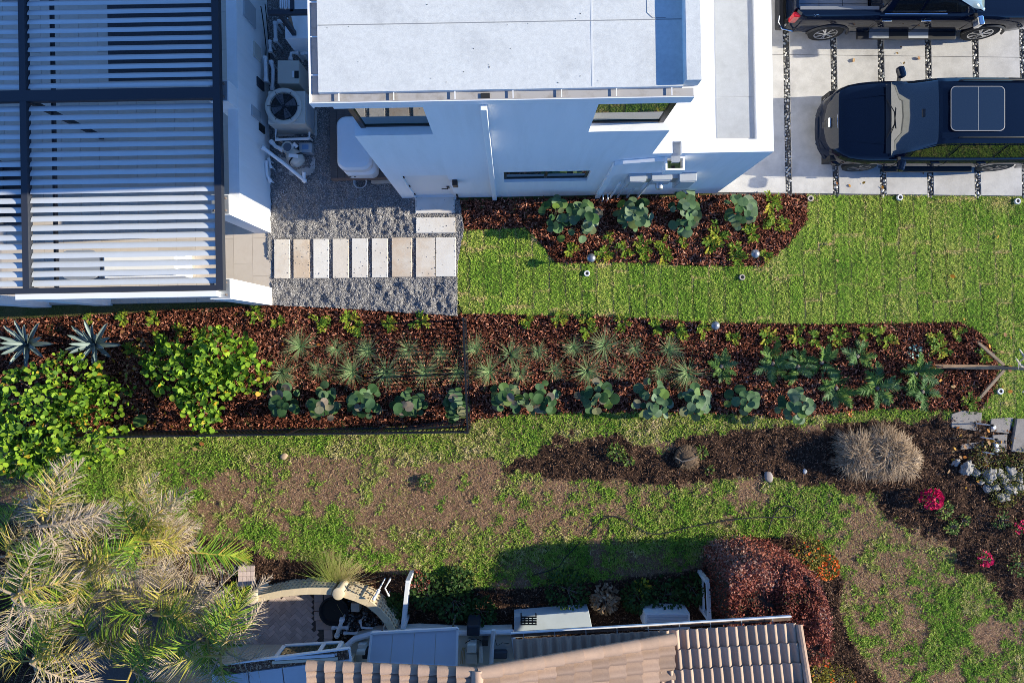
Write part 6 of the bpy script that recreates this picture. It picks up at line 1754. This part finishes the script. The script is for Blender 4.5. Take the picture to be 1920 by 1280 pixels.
leaf_clump('ixora', 'low yellow green shrub at the bottom edge near the tiled corner', 'shrub', 1580,1276,.34,.4,350,m_ylg,.05,None,m_org,4,.05)
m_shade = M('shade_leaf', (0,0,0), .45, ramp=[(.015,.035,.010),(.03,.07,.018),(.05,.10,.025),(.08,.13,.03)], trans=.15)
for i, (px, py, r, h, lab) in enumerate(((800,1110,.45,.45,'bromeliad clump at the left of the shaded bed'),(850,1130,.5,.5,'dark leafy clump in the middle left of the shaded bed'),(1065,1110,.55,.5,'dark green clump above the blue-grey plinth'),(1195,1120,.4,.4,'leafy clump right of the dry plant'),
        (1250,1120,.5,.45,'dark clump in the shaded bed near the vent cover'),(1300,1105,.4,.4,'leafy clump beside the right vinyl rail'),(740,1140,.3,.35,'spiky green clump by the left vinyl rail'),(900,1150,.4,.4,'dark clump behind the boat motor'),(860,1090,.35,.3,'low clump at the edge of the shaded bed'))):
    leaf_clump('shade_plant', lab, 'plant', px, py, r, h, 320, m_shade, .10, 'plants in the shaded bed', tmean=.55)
leaf_clump('bromeliad', 'yellow star bromeliad in the shaded bed', 'plant', 1205,1100,.14,.25,26,M('star_yellow', (0,0,0), .5, ramp=[(.10,.22,.02),(.40,.35,.02),(.65,.45,.03)]),.14)
leaf_clump('dry_shrub', 'straw coloured dry shrub in the shaded bed', 'shrub', 1135,1125,.34,.45,260,m_dg,.11,tmean=.45)
leaf_clump('small_shrub', 'dwarf pink leafed shrub by the left vinyl rail', 'shrub', 785,1092,.28,.3,160,m_rh,.07,tmean=.75)
for i, (px, py, r, lab) in enumerate(((1855,868,.55,'olive ground cover left of the coral rocks'),(1885,915,.5,'olive ground cover among the coral rocks'),(1925,870,.5,'dark ground cover at the right edge above the rocks'))):
    leaf_clump('ground_cover', lab, 'ground cover', px, py, r, .18, 600, m_ylg, .05, 'ground cover around the rocks', tmean=.3)
# teal plant
leaf_clump('succulent', 'pale teal succulent above the long timber brace', 'succulent', 1716,660,.16,.12,50,M('teal_leaf', (0,0,0), .5, ramp=[(.06,.18,.15),(.14,.30,.25),(.26,.42,.34)]),.07)

# ------------------------------------------------------------------ braced young tree, lights, sprinklers, rocks, pavers, hose, stump
m_lum = M('new_lumber', (.46,.32,.19), .8, var=.2, vscale=5, stretch=(1,1,12), stain=(.34,.23,.14), sscale=3)
m_lum2 = M('weathered_lumber', (.48,.29,.15), .8, var=.25, vscale=5, stain=(.28,.19,.12), sscale=3)
topz = .30; tp = W(1884,689,topz); bs = Vector((tp.x*.985, tp.y, 0))
tree = thing('young_tree', 'leafless young tree held by three timber braces', 'tree', bs)
MB().tube([bs-Vector((0,0,.05)), bs+Vector((0,0,.5)), Vector((tp.x+.05,tp.y,1.2))], [.05,.042,.035], 10).build('trunk', m_bark, tree, smooth=True)
MB().lathe([(.06,-.10),(.06,.10)], (tp.x-.005,tp.y,topz), 10, close=False).build('wrap_band', m_dark, tree)
cr = MB(); st0 = Vector((tp.x,tp.y,1.18))
for q in ((1912,655,2.6),(1930,665,2.4),(1935,690,2.9),(1925,705,2.5),(1918,735,2.4),(1905,672,2.3),(1950,640,3.1),(1960,720,3.0)):
    e = W(*q); m_ = (st0+e)/2+Vector((random.uniform(-.1,.1),random.uniform(-.1,.1),.05)); cr.tube([st0, m_, e], [.04,.03,.014], 6)
    for k in range(2): e2 = e+Vector((random.uniform(.0,.3),random.uniform(-.25,.25),random.uniform(0,.3))); cr.tube([m_+(e-m_)*.5, e2], [.018,.008], 5)
cr.build('crown', M('pale_bark', (.42,.38,.34), .9, var=.2, vscale=15), tree, smooth=True)
for lab, f, w_, mt in (('pale timber brace running up right to the young tree', (1818,627), .07, m_lum), ('long weathered timber brace pointing left from the young tree', (1732,686), .11, m_lum2), ('pale timber brace below the young tree', (1829,757), .07, m_lum)):
    a = W(*f); o = MB().bar(a-Vector((0,0,.03)), Vector((tp.x-.02,tp.y+(.06 if f[1] < 650 else -.06 if f[1] > 700 else 0),topz)), w_, .045).build('timber_brace', mt, bevel=.004); tag(o, lab, 'timber brace', 'timber braces of the young tree')
m_dome = M('brushed_dome', (.30,.31,.33), .35, metal=.7, var=.08, vscale=20)
for lab, px, py in (('dome path light at the left front of the house bed', 1109,483), ('dome path light at the right end of the house bed', 1418,475), ('dome path light on the upper edge of the long bed', 1343,610)):
    c = W(px, py, .66); t = thing('path_light', lab, 'path light', (c.x,c.y,0), 'dome path lights')
    MB().lathe([(.11,0),(.115,.01),(.10,.045),(.06,.075),(.015,.088)], (c.x,c.y,.58), 20).build('dome', m_dome, t, smooth=True)
    MB().tube([(c.x,c.y,-.05),(c.x,c.y,.58)], .014, 8).build('stake', m_bronze, t); MB().lathe([(.045,.50),(.045,.5799)], (c.x,c.y,0), 10).build('lamp_holder', m_bronze, t)
for lab, px, py, d in (('round ground light in the lawn below the left path light', 1100,513,.0), ('darker ground light in the lawn near the middle', 1390,520,.35), ('round ground light at the corner of the house bed', 1518,373,.2), ('round ground light beside the driveway under the car', 1685,371,0),
        ('round ground light beside the driveway at the right edge', 1905,378,0), ('round ground light right of the braced tree', 1873,733,0)):
    c = W(px, py); t = thing('ground_light', lab, 'ground light', c, 'round ground lights')
    MB().lathe([(.078,-.03),(.078,.05),(.07,.058),(.045,.055),(.042,.045)], (c.x,c.y,.02), 20, close=False).build('collar', M('white_collar' if not d else 'tan_collar', (.72,.72,.72) if not d else (.42,.36,.31), .5), t, smooth=True)
    MB().lathe([(.042,.040),(.018,.036),(.014,.05),(.001,.052)], (c.x,c.y,.02), 14).build('lens', m_dark, t, smooth=True)
m_slab = M('old_concrete', (.26,.235,.215), .9, var=.12, vscale=6, stain=(.19,.165,.145), sscale=4, bump=.3)
for lab, P_, z in (('square concrete paver by the right end of the bed', [(1782,776),(1802,769),(1839,773),(1836,808),(1782,800)], .05), ('concrete paver covered with leaves', [(1856,784),(1898,782),(1890,812),(1855,808)], .05),
        ('bluish concrete paver with white caps', [(1859,815),(1886,813),(1884,846),(1860,846)], .06), ('large pale concrete slab at the right picture edge', [(1902,784),(1935,784),(1935,848),(1892,845)], .10), ('concrete plate with a leaning sprinkler', [(1846,826),(1852,838),(1800,842),(1803,832)], .03)):
    o = MB().prism(wp(P_), -.02, z).build('concrete_paver', m_slab, bevel=.008); tag(o, lab, 'concrete paver', 'concrete pavers by the soil bed')
for lab, px, py in (('white cap on the leafy paver', 1859,800), ('upper white cap on the bluish paver', 1864,834), ('lower white cap on the bluish paver', 1865,843)):
    c = W(px, py); o = MB().lathe([(.05,.0),(.05,.05),(.035,.06),(.01,.058)], (c.x,c.y,.058), 14).build('pipe_cap', m_pvc, smooth=True); tag(o, lab, 'pipe cap', 'white pipe caps')  # low white pipe caps set on the pavers
for lab, px, py, l in (('sprinkler stake on the square paver', 1828,793,.55), ('sprinkler stake below the square paver', 1838,819,.5), ('sprinkler stake above the coral rocks', 1838,846,.5)):
    c = W(px, py); t = thing('sprinkler', lab, 'sprinkler', (c.x,c.y,.03), 'sprinkler stakes')
    MB().tube([(c.x,c.y,.0),(c.x+.06,c.y+.01,l)], .016, 7).build('stake', m_pvc, t); MB().lathe([(.03,0),(.035,.06),(.02,.09)], (c.x+.06,c.y+.01,l-.02), 10).build('head', m_dark, t, smooth=True)
m_rock = M('coral_rock', (.34,.315,.285), .9, var=.2, vscale=9, bump=.8, bscale=25, orand=.15)
def rock(seed):
    bm = bmesh.new(); bmesh.ops.create_icosphere(bm, subdivisions=4, radius=.5)
    for v in bm.verts:
        f = 1+.45*noise.noise(v.co*2.6+Vector((seed*7.1,0,0)))+.28*noise.noise(v.co*6+Vector((0,seed*3.3,0)))+.10*noise.noise(v.co*14); v.co = Vector((v.co.x*f, v.co.y*f*.75, v.co.z*f*.55))
    me = bpy.data.meshes.new('rock'); bm.to_mesh(me); bm.free(); me.materials.append(m_rock); me.shade_smooth(); return me
RK = [rock(i) for i in range(5)]
RP = [(1808,878,.40,'flat coral rock left of the olive ground cover'),(1790,866,.22,'small coral rock at the left of the rock group'),(1852,890,.42,'round coral rock with a hollow'),(1872,888,.30,'coral rock right of the hollow one'),(1893,884,.34,'coral rock at the upper right of the group'),
      (1848,916,.22,'small pale rock lower left in the group'),(1862,913,.24,'grey rock beside the small pale rock'),(1892,915,.36,'lumpy coral rock at the lower right'),(1878,931,.30,'smooth white rock lowest in the group'),(1908,895,.26,'coral rock cut close to the right picture edge'),(1826,884,.24,'coral rock touching the right side of the flat one'),(1838,902,.18,'small coral rock under the round hollow one'),(1905,912,.28,'lumpy rock right of the lower right one'),(1882,900,.22,'small rock in the middle of the group')]
for i, (px, py, s, lab) in enumerate(RP):
    o = inst(RK[i % 5], 'coral_rock', W(px, py)+Vector((0,0,.10*s+.03)), (random.uniform(-.2,.2),random.uniform(-.2,.2),random.uniform(0,6.28)), s); tag(o, lab, 'rock', 'pale coral rocks')
hs = [(1100,1000),(1115,985),(1130,972),(1150,966),(1170,972),(1190,985),(1230,1000),(1300,985),(1380,972),(1440,968),(1480,968),(1490,958),(1482,948),(1466,948),(1452,960),(1444,978),(1438,1000)]
hp_ = [W(*q) for q in hs]; hpts = []
for i in range(len(hp_)-1):
    for k in range(4):
        t_ = k/4; p0, p1, p2, p3 = hp_[max(i-1,0)], hp_[i], hp_[i+1], hp_[min(i+2,len(hp_)-1)]
        q = .5*((2*p1)+(p2-p0)*t_+(2*p0-5*p1+4*p2-p3)*t_**2+(3*p1-p0-3*p2+p3)*t_**3); hpts.append(Vector((q.x,q.y,.055)))
o = MB().tube(hpts, .014, 6).build('garden_hose', m_dark, smooth=True); tag(o, 'thin black hose looping across the coarse grass', 'hose')
hs = [(1000,1076),(1030,1068),(1048,1060),(1058,1045),(1075,1028),(1090,1012)]
o = MB().tube([W(*q)+Vector((0,0,.05)) for q in hs], .012, 6).build('garden_hose', m_dark, smooth=True); tag(o, 'black hose end lying in the roof shadow', 'hose')
stp_ = thing('root_stump', 'fibrous root stump in a hollow of the dark soil', 'stump', W(1288,852))
c = W(1286,856); MB().lathe([(.32,-.02),(.28,.12),(.18,.20),(.02,.22)], (c.x,c.y,0), 16).build('root_ball', M('root_fibre', (.10,.065,.04), 1, var=.5, vscale=14, bump=1, bscale=20), stp_, smooth=True)
MB().tube([W(1263,855)+Vector((0,0,.2)), W(1275,862)+Vector((0,0,.24)), W(1290,858)+Vector((0,0,.27)), W(1304,852)+Vector((0,0,.25))], [.02,.018,.014,.008], 6).build('root', m_bark, stp_, smooth=True)
n = 260; a_ = rng.uniform(0,6.28,n); strands('root_fibres', np.stack([c.x+.15*np.cos(a_),c.y+.15*np.sin(a_),np.full(n,.16)],1), a_, rng.uniform(.0,.6,n), rng.uniform(.12,.25,n), rng.uniform(.004,.008,n), rng.uniform(0,.5,n), m_dg, stp_)
for lab, px, py, s, c_ in (('tan stone on the dry grass', 533,855,.22,(.42,.30,.20)), ('pale flat stone near the dead grass mound', 1440,893,.30,(.30,.26,.24)), ('white marker stone left of the dead grass mound', 1508,883,.14,(.45,.45,.46))):
    bm = bmesh.new(); bmesh.ops.create_icosphere(bm, subdivisions=2, radius=.5)
    for v in bm.verts: v.co = Vector((v.co.x, v.co.y*.8, v.co.z*.35))*(1+.25*noise.noise(v.co*3+Vector((px,0,0))))
    me = bpy.data.meshes.new('stone'); bm.to_mesh(me); bm.free(); me.shade_smooth(); me.materials.append(M('stone_%d' % px, c_, .9, var=.1, bump=.3))
    o = inst(me, 'stone', W(px, py)+Vector((0,0,.03)), (0,0,random.uniform(0,6)), s); tag(o, lab, 'stone')
fw = MB(); c = W(1589,775)
for k in range(6): a = k*1.05; fw.add([c+Vector((0,0,.12)), c+Vector((.05*math.cos(a-.3),.05*math.sin(a-.3),.14)), c+Vector((.11*math.cos(a),.11*math.sin(a),.10)), c+Vector((.05*math.cos(a+.3),.05*math.sin(a+.3),.14))], [(0,1,2,3)])
fw.tube([c, c+Vector((0,0,.12))], .006, 5); o = fw.build('orange_flower', M('orange_petal', (.65,.12,.02), .5)); tag(o, 'single orange flower on the lower edge of the long bed', 'flower')
